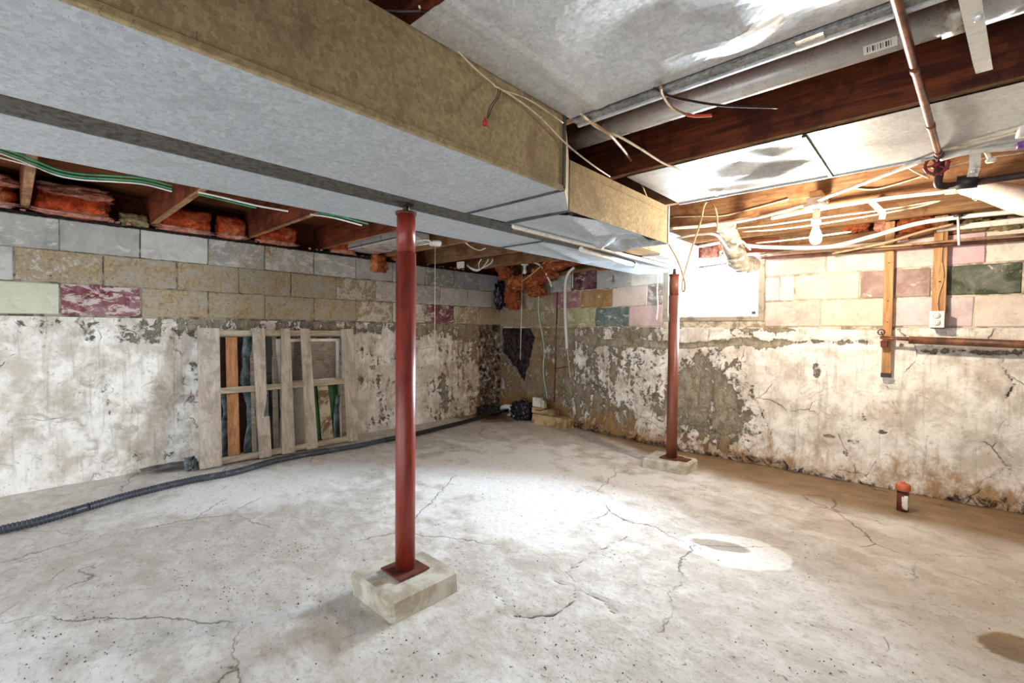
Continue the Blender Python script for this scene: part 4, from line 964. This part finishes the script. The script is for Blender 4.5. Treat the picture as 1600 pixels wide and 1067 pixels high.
def lean(name, label, cat, ya, yb, za, zb, xfoot, xtop, th, mat, yta=None, ytb=None):
    """a flat thing standing behind the pallet against the wall"""
    yta = ya if yta is None else yta; ytb = yb if ytb is None else ytb
    m = MB(); m.prism([(xfoot, ya, za), (xfoot, yb, za), (xtop, ytb, zb), (xtop, yta, zb)], (-th, 0, 0)); return obj(name, m, mat, label=label, cat=cat)
yp = lambda px: at(px, 600, 0, -4.42)[1]
# finned heater panel
t = thing('heater_panel', (-4.42, 1.9, 0.53), 'white framed finned panel lodged in the upper right of the pallet', 'radiator panel')
hy0, hy1, hz0, hz1, hx = yp(433)+0.0, yp(531), 0.60, 1.02, -4.455
for aa, bb2 in (((hy0, hz0), (hy0+0.035, hz1)), ((hy1-0.03, hz0), (hy1, hz1)), ((hy0+0.035, hz0), (hy1-0.03, hz0+0.03)), ((hy0+0.035, hz1-0.025), (hy1-0.03, hz1))):
    m = MB(); m.box((hx, aa[0], aa[1]), (hx+0.03, bb2[0], bb2[1]), 0.003); obj('frame', m, M_white, t)
m = MB(); m.box((hx, hy0+0.03, hz0+0.03), (hx+0.004, hy1-0.03, hz1-0.025)); obj('backing', m, M_brownback, t)
z = hz0+0.036
while z < hz1-0.03:
    m = MB(); m.prism([(hx+0.005, hy0+0.036, z), (hx+0.018, hy0+0.036, z+0.001), (hx+0.018, hy0+0.036, z+0.007), (hx+0.005, hy0+0.036, z+0.009)], (0, hy1-hy0-0.07, 0)); obj('fin', m, M_grille, t); z += 0.0135
lean('green_sheet', 'green plastic sheet standing behind the lower right of the pallet', 'plastic sheet', yp(470), yp(530), 0.03, 0.56, -4.40, -4.45, 0.006, M_greenp)
lean('brown_plank', 'dark brown peeling plank behind the pallet below the finned panel', 'plank', yp(461), yp(478), 0.03, 0.56, -4.385, -4.42, 0.015, M_pal)
lean('peeling_board', 'cream and brown peeling board behind the pallet, beside the green sheet', 'board', yp(500), yp(518), 0.03, 0.57, -4.375, -4.42, 0.015, M_tanpeel, yp(496), yp(512))
lean('pale_batten', 'pale narrow batten at the lower right behind the pallet', 'batten', yp(532), yp(540), 0.03, 0.56, -4.375, -4.40, 0.015, M_palx)
lean('dark_panel', 'dark brown panel behind the left openings of the pallet', 'panel', yp(346), yp(400), 0.02, 1.09, -4.478, -4.492, 0.006, M_brownback)
lean('dark_panel', 'black panel behind the middle opening of the pallet', 'panel', yp(424), yp(441), 0.02, 1.08, -4.478, -4.492, 0.006, M_darkcl)
def rag(name, label, pts, r, mat, seed):
    P_ = smooth_path(pts, 8); m = MB(); m.tube(P_, [r*(0.75+0.5*mn.noise(Vector((i*0.3, seed, 0)))) for i in range(len(P_))], 12, flat=0.45); return obj(name, m, mat, label=label, cat='tarp')
rag('rolled_tarp', 'blue grey rolled tarp behind the left part of the pallet', [(-4.40, yp(386), 0.03), (-4.42, yp(392), 0.4), (-4.43, yp(384), 0.7), (-4.45, yp(390), 1.06)], 0.05, M_cloth, 3)
rag('rolled_tarp', 'dark green tarp strip behind the middle opening of the pallet', [(-4.40, yp(424), 0.03), (-4.42, yp(432), 0.4), (-4.43, yp(424), 0.7), (-4.45, yp(420), 1.06)], 0.05, M_darkcl, 5)
rag('rolled_tarp', 'pale blue tarp end low behind the wide left slat', [(-4.40, yp(349), 0.03), (-4.42, yp(352), 0.25), (-4.44, yp(356), 0.6)], 0.05, M_cloth, 8)
rag('rolled_tarp', 'pale blue tarp strip low behind the green sheet opening', [(-4.37, yp(521), 0.03), (-4.40, yp(524), 0.25), (-4.42, yp(528), 0.45)], 0.035, M_cloth, 9)
m = lump((-4.30, 0.955, 0.045), (0.10, 0.07, 0.09), 404, 0.35, 3, 4); obj('plastic_scrap', m, M_cloth, label='crumpled pale plastic scrap at the foot of the pallet', cat='plastic scrap')
A_, B_ = np.meshgrid(np.linspace(0.66, 0.98, 26), np.linspace(-4.47, -4.33, 12), indexing='ij')
m = MB(); m.grid(np.stack([B_, A_, 0.03+(fbm(A_*9, B_*9, 141)-0.2)*0.03], -1)[:, ::-1]); obj('black_sheet_scrap', m, M_bag, label='flat black scrap on the floor left of the pallet', cat='plastic scrap')

# ------------------------------------------------------------------ ribbed hose
t = thing('drain_hose', (-3.95, 1.5, 0), 'black ribbed drain hose lying along the left wall', 'hose')
HR_ = 0.0245
hp = [at(-60, 841, 2, .03), at(0, 826, 2, .03), at(60, 812, 2, .03), at(125, 793, 2, .03), at(210, 769, 2, .03), at(300, 748, 2, .03), at(370, 735, 2, .03), at(430, 718, 2, .03), at(500, 704, 2, .03), at(560, 695, 2, .03), at(600, 687, 2, .03)]
hp = [(q[0], q[1], max(fz(q[0], q[1]), -0.01)+HR_+0.002) for q in hp]
sp = smooth_path(hp, 40); L = [0]
for a, b in zip(sp[:-1], sp[1:]): L.append(L[-1]+(b-a).length)
L = np.array(L); S_ = np.array([p[:] for p in sp])
def hose_seg(l0, l1, name, mat, ribs, r=HR_):
    l = np.arange(l0, l1, 0.0045 if ribs else 0.02); P_ = np.stack([np.interp(l, L, S_[:, i]) for i in range(3)], 1)
    rr = [r*(1.0 if (not ribs or (i % 4) < 2) else 0.87) for i in range(len(l))]
    m = MB(); m.tube(P_.tolist(), rr, 14, smooth=not ribs); return obj(name, m, mat, t)
i1 = L[int(40*3)]; hose_seg(0, i1-0.04, 'ribbed_section', M_hose, True)
hose_seg(i1-0.045, i1+0.045, 'coupling', M_hose, False, 0.0235); hose_seg(i1+0.04, L[-1]-0.65, 'ribbed_section', M_hose, True); hose_seg(L[-1]-0.66, L[-1]-0.55, 'coupling', M_hose, False, 0.026)
hose_seg(L[-1]-0.56, L[-1], 'ribbed_section', M_hose, True)
hp2 = [tuple(S_[-1]), at(640, 680, 2, .03), at(690, 668, 2, .03), at(740, 655, 2, .035), at(765, 646, 2, .06), at(782, 638, 1, 4.18)]
m = MB(); m.tube(smooth_path(hp2, 8), 0.024, 16); obj('smooth_section', m, M_black, t)

# ------------------------------------------------------------------ sump corner
t = thing('sump_fitting', at(792, 645, 1, 4.15), 'white plastic sump elbow at the end of the black hose', 'pipe fitting')
m = MB(); m.tube(smooth_path([at(777, 642, 1, 4.12), at(787, 636, 1, 4.14), at(797, 636, 1, 4.17), at(800, 645, 1, 4.2)], 6), 0.030, 16); obj('elbow', m, M_white, t)
m = MB(); m.torus(at(783, 639, 1, 4.13), (1, 0.1, 0.3), 0.032, 0.008, 20, 8); obj('clamp', m, M_iron, t)
m = MB(); m.tube(smooth_path([at(775, 650, 1, 4.10), at(790, 652, 1, 4.12), at(798, 646, 1, 4.13)], 5), 0.02, 12); obj('branch', m, M_cream, t)
for i, (px, py, w_, h_, y, lab) in enumerate(((770, 643, .32, .12, 4.17, 'black plastic bag bunched behind the hose end in the back corner'), (818, 643, .26, .22, 4.2, 'crumpled black plastic heap between the sump elbow and the bricks'))):
    c = ((-4.36, 4.30, 0.05), (-3.80, 4.34, 0.11))[i]; m = lump(c, (w_, 0.2, h_), 420+i, 0.4, 3, 5, 0.3); obj('plastic_bag', m, M_bag, label=lab, cat='plastic bag')
for i in range(3):
    c = at(812+i*4, 640-i*5, 1, 4.08); m = MB(); m.torus(c, (0.2*i, 1, 0.3), 0.05+0.01*i, 0.006, 20, 6)
    obj('cord_loop', m, M_black, label=['low', 'middle', 'upper'][i]+' loop of black cord over the plastic heap', cat='cord', group='black cord loops by the sump')
zb = 0.0
m = MB(); m.bbox(np.array([-3.57, 4.24, -0.02]), np.array([-3.05, 4.385, 0.115]), 0.008, 0.006); obj('timber_block', m, M_brick, label='thick yellow brown block on the floor at the foot of the right wall', cat='block')
m = MB(); m.bbox(np.array([-3.62, 4.30, 0.118]), np.array([-3.27, 4.40, 0.185]), 0.006, 0.004); obj('brick', m, M_brick, label='thinner yellow brick lying on the thick block by the corner', cat='brick')
t = thing('alarm_box', (-3.5, 4.17, 0.2), 'small white plastic box standing on the brick in the back corner', 'box')
m = MB(); m.bbox(np.array([-3.62, 4.31, 0.187]), np.array([-3.49, 4.37, 0.305]), 0.008, 0.003); obj('case', m, M_white, t)
m = MB(); m.bbox(np.array([-3.475, 4.30, 0.187]), np.array([-3.43, 4.36, 0.285]), 0.006); obj('side_case', m, M_cream, t)
m = MB(); m.tube(smooth_path([at(826, 633, 1, 4.1), at(840, 641, 1, 4.08), at(858, 638, 1, 4.1), at(868, 634, 1, 4.12)], 6), 0.005, 8); obj('cord', m, M_black, label='black cord draped across the top brick', cat='cord')

# ------------------------------------------------------------------ wires, cables and pipes
def cable(pts, r, mat, label, cat='cable', name='cable', k=8, group=None, parts=None):
    m = MB(); m.tube(smooth_path(pts, k), r, 8); return obj(name, m, mat, label=label, cat=cat, group=group)
J = ZJ-0.012
def cz(pts, z=J): return [at(px, py, 2, z) for px, py in pts]
def cy_(pts, y): return [at(px, py, 1, y) for px, py in pts]
# left: green and white house wire under the joists
gp = [(-20, 228), (30, 246), (55, 256), (90, 270), (130, 277), (180, 280), (225, 284), (268, 295)]
cable(cz(gp), 0.0055, M_green, 'green wire looping under the joists along the left duct edge', 'wire', 'green_wire')
cable(cz([(x_, y_+4) for x_, y_ in gp]), 0.0045, M_white, 'white wire beside the green one under the joists at far left', 'wire', 'white_wire')
cable(cz([(x_, y_-5) for x_, y_ in gp]), 0.0045, M_green, 'second green wire just above the looping green one', 'wire', 'green_wire')
cable(cz([(-20, 241), (30, 254), (60, 262)]), 0.004, M_white, 'white wire entering at the left edge of the picture', 'wire', 'white_wire')
cable(cz([(310, 300), (350, 309), (400, 321), (450, 330)]), 0.006, M_white, 'white cable between the second and third joists along the duct', 'cable')
cable(cz([(312, 304), (350, 313), (400, 325)]), 0.005, M_green, 'green wire between the second and third joists', 'wire', 'green_wire')
cable(cz([(485, 335), (520, 340), (565, 352)]), 0.006, M_white, 'white cable right of the third joist along the duct', 'cable')
cable(cz([(495, 332), (530, 338), (575, 350)]), 0.006, M_green, 'green wire right of the third joist', 'wire', 'green_wire')
cable(cz([(650, 377), (668, 375), (672, 380), (655, 383)]), 0.006, M_white, 'white cable looping to the round white disc', 'cable')
cable(cz([(728, 380), (740, 388), (750, 391), (758, 388)]), 0.006, M_white, 'short white cable tail beside the duct past the white disc', 'cable')
# pull-chain ceiling disc
c = at(680, 377, 2, ZJ); t = thing('ceiling_disc', c, 'round white ceiling lamp base with a long pull string, right of the nearer post', 'lamp holder')
m = MB(); m.lathe(c, [(0.055, 0), (0.058, -0.02), (0.05, -0.04), (0.02, -0.045)], n=24); obj('base', m, M_white, t)
m = MB(); m.tube([(c[0], c[1], c[2]-0.04), (c[0]+0.0, c[1], 0.88)], 0.003, 6); obj('pull_string', m, M_cream, t)
# junction box with cable loops
c = at(722, 414, 1, 3.47); t = thing('junction_box', c, 'small white junction box on a joist near the back corner', 'junction box')
m = MB(); m.bbox(np.array(c)-np.array([.06, .03, .035]), np.array(c)+np.array([.045, .0, .035]), 0.004); obj('box', m, M_white, t)
for i, (px, dyy) in enumerate(((752, 6), (763, 9), (770, 3))):
    m = MB(); m.tube(smooth_path(cy_([(730, 413+i), (738, 418+dyy*.4), (748, 420+dyy*.3), (px-4, 412), (px, 405)], 3.43-0.01*i), 6), 0.0055, 8); obj('cable_loop', m, M_white, t)
# corner lamp with string
c = at(820, 414, 1, 4.0); t = thing('corner_lamp', c, 'unlit bulb in a white holder hanging in the back corner', 'lamp')
m = MB(); m.lathe(c, [(0.01, 0.02), (0.045, 0.012), (0.048, 0.0), (0.03, -0.008), (0.018, -0.012), (0.018, -0.035)], n=22); obj('holder', m, M_white, t)
m = MB(); m.lathe((c[0], c[1], c[2]-0.035), [(0.014, 0), (0.018, -0.02), (0.027, -0.045), (0.024, -0.062), (0.010, -0.074)], n=18); obj('bulb', m, M_bulbglass, t)
e = at(813, 562, 1, 3.98); m = MB(); m.tube([(c[0]-0.02, c[1]-0.02, c[2]-0.02), e], 0.003, 6); obj('pull_string', m, M_white, t)
cable(cy_([(817, 405), (809, 405), (810, 410), (825, 408), (842, 413), (852, 425), (860, 442), (862, 448)], 4.05), 0.013, M_white, 'white conduit curving down from the duct end in the back corner', 'conduit', 'conduit', 6)
m = MB(); c = at(862, 452, 1, 4.05); m.lathe(c, [(0.012, 0.02), (0.014, 0), (0.006, -0.02), (0.006, -0.04)], n=12); obj('conduit_tip', m, M_flange, label='grey metal tip below the curved white conduit', cat='connector')
cable(cy_([(897, 418), (889, 426), (884, 440), (883, 470), (884, 510), (886, 545)], 4.14), 0.016, M_white, 'thick white hose hanging down the right wall near the corner', 'hose', 'white_hose')
cable(cy_([(886, 545), (888, 560), (891, 590)], 4.16), 0.005, M_cream, 'thin cream cord below the thick white hose', 'cord', 'cord')
cable(cy_([(895, 425), (894.5, 450)], 4.2), 0.005, M_white, 'short white stub cable right of the thick white hose', 'cable')
cable(cy_([(838, 418), (840, 450), (843, 490), (848, 540), (851, 580), (852, 630)], 4.12), 0.005, M_green, 'green cord hanging down the corner to the white box', 'cord', 'cord')
cable(cy_([(837, 418), (841, 452), (842, 492), (850, 542), (849, 582), (856, 625)], 4.10), 0.0035, M_white, 'white strand twisted with the green corner cord', 'cord', 'cord')
m = MB(); a = at(871, 456, 1, 4.2); b = at(866, 628, 1, 4.2); m.tube([a, b], 0.009, 10); t = obj('thin_pipe', m, M_brownpipe, label='thin brown pipe standing against the right wall near the corner', cat='pipe')
m = MB(); m.tube(cy_([(868, 576), (887, 573)], 4.19), 0.006, 8); obj('tee_branch', m, M_brownpipe, t)
cable(cy_([(1029, 428), (1027, 455), (1028, 478), (1026, 500)], 4.27), 0.007, M_white, 'white cable running down the left side of the window', 'cable')
c = at(958, 436, 1, 4.2); m = MB(); m.torus((c[0], c[1], c[2]-0.02), (0, 1, 0), 0.012, 0.004, 14, 6); m.tube([(c[0], c[1], c[2]+0.04), (c[0], c[1], c[2]-0.01)], 0.005, 8); obj('key_ring', m, M_iron, label='small dark ring hook on the blocks left of the window', cat='hook')

# thin wires on the trunk duct's face
FX = DX1+0.012
cable([at(655, 10, 2, ZJ-.01), at(662, 22, 0, FX), at(700, 62, 0, FX), at(735, 100, 0, FX), at(772, 133, 0, FX)], 0.0028, M_cream, 'thin cream wire crossing the side of the trunk duct', 'wire', 'wire')
cable([at(772, 134, 0, FX), at(800, 150, 0, FX), at(840, 180, 0, FX), at(885, 225, 0, FX), at(925, 257, 0, FX+.02), at(953, 276, 0, FX-.02)], 0.003, M_cream, 'cream wire continuing past the duct step towards the far joists', 'wire', 'wire')
cable([at(785, 140, 0, FX), at(830, 158, 0, FX), at(880, 192, 0, FX)], 0.0022, M_cream, 'fine wire close to the top edge of the trunk duct', 'wire', 'wire')
cable(cz([(580, 14), (620, 18), (660, 18), (700, 24)], ZJ+0.02), 0.005, M_iron, 'dark cable in the gap above the trunk duct', 'cable')
t = thing('dangling_wires', at(778, 138, 0, FX), 'two short black wires dangling from the duct with a red wire nut', 'wire')
for d_ in (0, 4):
    m = MB(); m.tube(smooth_path([at(779+d_, 138, 0, FX), at(776+d_*.7, 152, 0, FX+.004), at(766+d_, 166, 0, FX+.006), at(761+d_*.5, 184, 0, FX+.006)], 6), 0.0016, 6); obj('wire', m, M_black, t)
m = MB(); m.lathe(at(758, 192, 0, FX+.008), [(0.007, -0.008), (0.008, 0), (0.004, 0.014)], n=10); obj('wire_nut', m, M_rednut, t)

# cables crossing the pans
cable(cz([(1032, 136), (1036, 150), (1050, 168), (1072, 179)], 1.885)+cz([(1080, 180)], 1.885), 0.0045, M_tancable, 'short tan cable drooping from the pan lip', 'cable')
cable(cz([(1072, 179), (1090, 181), (1112, 180)], 1.885), 0.006, M_oranget, 'orange sheathed cable end under the round pipe', 'cable')
cable(cz([(1022, 138), (1045, 150), (1080, 158), (1130, 165), (1215, 168)], 1.89), 0.0045, M_iron, 'dark cable drooping across the round pipe', 'cable')
cable(cz([(908, 178), (935, 200), (965, 212), (1000, 232), (1035, 254), (1062, 266), (1095, 292), (1120, 306)], 1.89), 0.005, M_cream, 'cream cable running diagonally across the joists to the second pan', 'cable')
lp = [at(910, 182, 2, 1.89), at(935, 198, 2, 1.89), at(960, 218, 2, 1.88), at(990, 258, 1, 2.2), at(1012, 312, 1, 2.5), at(1040, 372, 1, 2.8), at(1058, 405, 1, 3.0), at(1069, 437, 1, 3.1), at(1070, 452, 1, 3.15), at(1067, 455, 1, 3.2), at(1066, 445, 1, 3.2), at(1070, 425, 1, 3.2), at(1082, 385, 1, 3.15), at(1095, 345, 1, 3.05), at(1100, 322, 1, 3.0), at(1106, 315, 1, 2.95), at(1114, 320, 1, 2.95), at(1120, 336, 1, 3.0), at(1121, 362, 1, 3.2)]
cable(lp, 0.006, M_tancable, 'long hanging cable loop dropping in front of the window', 'cable', 'hanging_cable')
# copper pipe, valve and black pipe
t = thing('copper_pipe', at(1465, 240, 2, 1.88), 'thin copper pipe crossing under the pans down to a red valve', 'pipe')
ca, cb = at(1392, -30, 2, 1.88), at(1467, 242, 2, 1.88)
ca0 = tuple(np.array(ca)+(np.array(ca)-np.array(cb))*0.35)
m = MB(); m.tube([(ca0[0], ca0[1]-0.02, ZT), (ca0[0], ca0[1]-0.02, ca0[2]+0.03), ca0, ca, cb], 0.0112, 14); obj('tube', m, M_copper, t)
for f_ in (0.34, 0.72, 0.97):
    q = np.array(ca)*(1-f_)+np.array(cb)*f_; d_ = (np.array(cb)-np.array(ca))/np.linalg.norm(np.array(cb)-np.array(ca)); m = MB(); m.tube([q-d_*0.02, q+d_*0.02], 0.0135, 14); obj('coupling', m, M_copper, t)
vq = np.array(at(1463, 258, 1, 2.83)); t = thing('valve', vq, 'dark red round-handled valve below the copper pipe', 'valve')
vn = np.array([-0.2, -0.85, -0.5]); vn /= np.linalg.norm(vn)
m = MB(); m.torus(vq, vn, 0.040, 0.007, 26, 8)
e1 = np.cross(vn, (0, 0, 1)); e1 /= np.linalg.norm(e1); e2 = np.cross(vn, e1)
for k_ in range(5):
    th = k_*2*math.pi/5; m.tube([vq, vq+(e1*math.cos(th)+e2*math.sin(th))*0.04], 0.0045, 8)
m.lathe(vq-vn*0.004, [(0.013, 0), (0.013, 0.012)], vn, 12)
for k_ in range(10):
    th = k_*2*math.pi/10; m.add(*(lambda q: ([q+e for e in (e1*.008, e2*.008, -e1*.008, -e2*.008, vn*.008, -vn*.008)], [(0, 1, 4), (1, 2, 4), (2, 3, 4), (3, 0, 4), (1, 0, 5), (2, 1, 5), (3, 2, 5), (0, 3, 5)]))(vq+(e1*math.cos(th)+e2*math.sin(th))*0.044))
obj('hand_wheel', m, M_valve, t)
m = MB(); m.tube([vq, vq-vn*0.06], 0.008, 10); m.tube([cb, vq-vn*0.06+np.array([0, 0, .02]), vq-vn*0.06+np.array([0, 0, -.05])], 0.017, 12); obj('body', m, M_iron, t)
b0 = vq-vn*0.06+np.array([0, 0, -.05]); k1 = at(1466, 288, 1, 2.88); k2 = at(1480, 291, 1, 2.9); k3 = at(1610, 272, 1, 2.9)
t = thing('black_pipe', k2, 'black iron pipe with an elbow under the valve running to the right edge', 'pipe')
m = MB(); m.tube(smooth_path([b0, k1, k2], 8), 0.016, 12); obj('elbow', m, M_iron, t)
m = MB(); m.tube([k2, k3, (XMAX, k3[1], k3[2])], 0.0155, 14); obj('pipe', m, M_iron, t)
m = MB(); m.tube([at(1494, 286, 1, 2.9), at(1528, 282, 1, 2.9)], 0.030, 18); obj('foam_sleeve', m, M_black, t)
# straps
def strap(pts, wdt, mat, label, bolts=()):
    P_ = [np.array(p) for p in pts]; t = thing('metal_strap', P_[0], label, 'bracket'); m = MB()
    for a, b in zip(P_[:-1], P_[1:]):
        d_ = (b-a)/np.linalg.norm(b-a); side = np.cross(d_, (0, 1, 0)) if abs(d_[0]) > 0.5 else np.array([1.0, 0, 0])-d_*d_[0]; side /= np.linalg.norm(side); nn = np.cross(side, d_)
        m.prism([a-side*wdt/2, a+side*wdt/2, b+side*wdt/2, b-side*wdt/2], nn*0.003)
    obj('strap', m, mat, t)
    for q in bolts:
        q = np.array(q); d_ = np.array([0, -0.75, -0.65]); m = MB(); m.lathe(q, [(0.009, -0.003), (0.009, 0.004), (0.005, 0.006)], d_, 10); obj('bolt', m, M_pipe, t)
strap([at(1511, -25, 2, 1.885), at(1534, 95, 2, 1.885), at(1538, 112, 1, 1.99)], 0.036, M_pipe, 'galvanised strap hanging across the round pipe at top right', [at(1528, 28, 2, 1.883), at(1538, 101, 1, 1.955)])
strap([at(1524, 236, 2, 1.9), at(1523, 262, 1, 2.86), at(1519, 276, 1, 2.86)], 0.036, M_winframe, 'pale strap holding the foam-sleeved black pipe', [at(1521, 268, 1, 2.85)])
strap([at(1361, 315, 1, 3.46), at(1380, 333, 1, 3.42), at(1378, 342, 1, 3.42)], 0.028, M_winframe, 'pale bent strap hanging below the white pipe right of the bulb', [at(1379, 338, 1, 3.40)])
# white pipes and ducting on the far joists
cable([at(1046, 357, 2, 1.89), at(1110, 352, 2, 1.89), at(1170, 343, 2, 1.89), at(1250, 322, 2, 1.89), at(1320, 297, 2, 1.89), at(1380, 274, 2, 1.89), at(1442, 251, 2, 1.89)], 0.011, M_white, 'white plastic pipe slanting across the joists above the bulb', 'pipe', 'plastic_pipe')
cable([at(1205, 341, 1, 3.44), at(1300, 323, 1, 3.44), at(1390, 309, 1, 3.44), at(1480, 299, 1, 3.44)], 0.012, M_white, 'straight white plastic pipe along the joist behind the bulb', 'pipe', 'plastic_pipe')
cable([at(1165, 383, 1, 3.95), at(1200, 386, 1, 3.93), at(1290, 386, 1, 3.9), at(1360, 370, 1, 3.9), at(1430, 350, 1, 3.9), at(1500, 339, 1, 3.9), at(1620, 327, 1, 3.9)], 0.014, M_white, 'white plastic pipe sagging in front of the sill, lowest of the three', 'pipe', 'plastic_pipe')
cable([at(1300, 396, 1, 4.1), at(1380, 380, 1, 4.1), at(1440, 362, 1, 4.1), at(1490, 350, 1, 4.1)], 0.009, M_tancable, 'thin tan pipe between the sill and the sagging white pipe', 'pipe', 'thin_pipe')
for i, (pts, lab) in enumerate((
    ([(1050, 339), (1090, 338), (1130, 337), (1180, 325), (1232, 311)], 'thin cream wire pinned across the joist left of the bulb'),
    ([(1150, 357), (1200, 352), (1280, 341), (1380, 328), (1470, 313)], 'thin white wire below the straight white pipe'),
    ([(1160, 362), (1220, 358), (1300, 347), (1420, 326), (1472, 313)], 'second thin wire just below the one under the straight pipe'),
    ([(1180, 380), (1240, 374), (1330, 362)], 'thin wire passing behind the lit bulb'),
    ([(1330, 294), (1365, 296), (1400, 288), (1445, 274)], 'cream wire sagging from the slanted pipe to the valve'),
    ([(1412, 256), (1430, 268), (1452, 278)], 'tan cable crossing down to the black elbow'),
    ([(1455, 262), (1490, 258), (1530, 248), (1600, 238)], 'pale cable behind the valve running right'))):
    cable(cy_(pts, 3.482 if i < 5 else 2.95), 0.0045, M_cream, lab, 'wire', 'wire')
cable(cz([(1470, 248), (1510, 238), (1570, 232), (1600, 230)], 1.885), 0.011, M_white, 'white pipe at the far edge of the pan by the right edge', 'pipe', 'plastic_pipe')
cable(cz([(1466, 236), (1530, 222), (1610, 200)], 1.893), 0.006, M_cream, 'thin cream pipe along the pan lip at right', 'pipe', 'thin_pipe')
m = MB(); m.tube([at(1541, 236, 1, 2.85), at(1549, 252, 1, 2.85)], 0.009, 10); m.lathe(at(1549, 253, 1, 2.85), [(0.018, 0), (0.018, 0.012)], (0, 0, 1), 12); obj('pipe_hook', m, M_white, label='little white hooked fitting under the pan by the right edge', cat='fitting')
t = thing('cord_tail', at(1497, 338, 1, 3.89), 'short white rod dangling in front of the sill above the outlet', 'cord')
m = MB(); m.tube([at(1497, 338, 1, 3.88), at(1498.5, 383, 1, 3.88)], 0.0065, 8); obj('rod', m, M_white, t)
m = MB(); m.tube([at(1490, 337, 1, 3.88), at(1505, 336, 1, 3.88)], 0.010, 8); obj('top_clip', m, M_iron, t)
# tapering silver duct with wire ties
t = thing('tapered_duct', at(1520, 297, 2, 1.87), 'silver tapering duct tied with wire at the right edge', 'duct')
m = MB(); m.tube([at(1478, 297, 1, 3.42), at(1510, 294, 1, 3.40)], 0.026, 18); obj('collar', m, M_foil, t)
m = MB(); m.tube([at(1508, 294, 1, 3.40), at(1545, 298, 1, 3.3), at(1600, 313, 1, 3.1), at(1680, 330, 1, 3.0)], [0.035, 0.05, 0.062, 0.065], 20); obj('cone', m, M_pipe, t)
for i in range(5):
    q = at(1504+i*5, 294+i*1.2, 1, 3.40-.012*i); m = MB(); m.torus(q, (1, -0.25+0.1*i, 0.1), 0.036+0.003*i, 0.002, 18, 5); obj('wire_tie', m, M_white, t)
# right edge fitting
t = thing('white_fitting', at(1597, 205, 1, 2.6), 'white plastic pipe end with purple primer at the right edge', 'pipe fitting')
m = MB(); m.tube([at(1606, 170, 1, 2.6), at(1599, 215, 1, 2.62)], 0.022, 14); obj('pipe', m, M_white, t)
m = MB(); m.tube([at(1599, 222, 1, 2.66), at(1598, 232, 1, 2.66)], 0.018, 12); obj('primed_end', m, M_purple, t)
# flue elbow
t = thing('flue_elbow', at(1150, 400, 1, 3.9), 'crinkled silver flue pipe bending down beside the window top', 'duct pipe')
fp = [at(1134, 352, 1, 3.55), at(1138, 366, 1, 3.62), at(1144, 384, 1, 3.68), at(1149, 398, 1, 3.72)]
m = MB(); m.tube(fp, [0.062, 0.068, 0.072, 0.074], 24); obj('upper_section', m, M_foil, t)
f2 = smooth_path([at(1149, 397, 1, 3.72), at(1153, 408, 1, 3.78), at(1161, 414, 1, 3.9), at(1174, 414, 1, 4.1)], 5)
m = MB(); m.tube(f2, [0.076 if i % 3 else 0.070 for i in range(len(f2))], 24, smooth=False); obj('elbow', m, M_foil, t)
m = MB(); m.tube([at(1134, 349, 1, 3.53), at(1135, 354, 1, 3.56)], 0.066, 24); obj('end_ring', m, M_winframe, t)
cable([at(1050, 374, 1, 3.4), at(1085, 367, 1, 3.4), at(1115, 366, 1, 3.4), at(1128, 376, 1, 3.5), at(1138, 390, 1, 3.5), at(1148, 388, 1, 3.5), at(1158, 377, 1, 3.5), at(1172, 390, 1, 3.7)], 0.008, M_white, 'white cable wrapped over the silver flue elbow', 'cable')
for i, (pa, pb, y, r_, mt, lab) in enumerate((((1092, 385), (1125, 379), 3.6, .010, M_white, 'white pipe left of the flue elbow'), ((1092, 405), (1140, 402), 3.9, .007, M_white, 'thin white pipe across the window head'), ((1092, 418), (1150, 410), 4.2, .009, M_flange, 'grey tube along the top of the window'))):
    m = MB(); m.tube([at(*pa, 1, y), at(*pb, 1, y)], r_, 10); obj('thin_pipe', m, mt, label=lab, cat='pipe')
m = MB(); m.box((WX0-0.3, YR-0.03, 1.79), (WX1+0.1, YR-0.008, 1.90), 0.003); obj('header_board', m, M_joist, wall_right)
m = lump(at(1112, 392, 1, 4.0), (0.13, 0.1, 0.12), 505, 0.5, 4, 4); obj('cobweb_lint', m, M_insp, label='pale lint clump hanging left of the flue elbow', cat='lint')

# ------------------------------------------------------------------ crumbs on the floor
m = MB(); r3 = random.Random(12)
cl = [at(px, py, 2, 0)[:2] for px, py in ((430, 865), (455, 858), (330, 850), (360, 930), (150, 960), (120, 1035), (620, 1020), (475, 935), (1230, 1030), (860, 1010), (300, 900), (60, 1000))]
for i in range(760):
    if i < 300:
        c = cl[i % len(cl)]; x, y = r3.gauss(c[0], 0.09), r3.gauss(c[1], 0.06)
    else: x, y = r3.uniform(-3.9, 0.5), r3.uniform(0.2, 3.4)
    if -1.82 < x < -1.47 and .95 < y < 1.3: continue
    s = r3.uniform(0.0012, 0.0042); z = fz(x, y); a_ = r3.uniform(0, 3.1); c_, q_ = math.cos(a_), math.sin(a_)
    pts = [(x+(u*c_-v*q_)*s*r3.uniform(.7, 1.3), y+(u*q_+v*c_)*s*r3.uniform(.5, 1)) for u, v in ((-1, -1), (1, -.8), (1.2, 1), (-.7, .9))]
    m.add([(p[0], p[1], z-0.002) for p in pts]+[(p[0]*.5+x*.5, p[1]*.5+y*.5, z+s*0.7) for p in pts], [(4, 5, 6, 7), (0, 1, 5, 4), (1, 2, 6, 5), (2, 3, 7, 6), (3, 0, 4, 7)])
obj('floor_grit', m, M_grit, label='dark grit and mortar crumbs scattered over the concrete floor', cat='grit', kind='stuff')
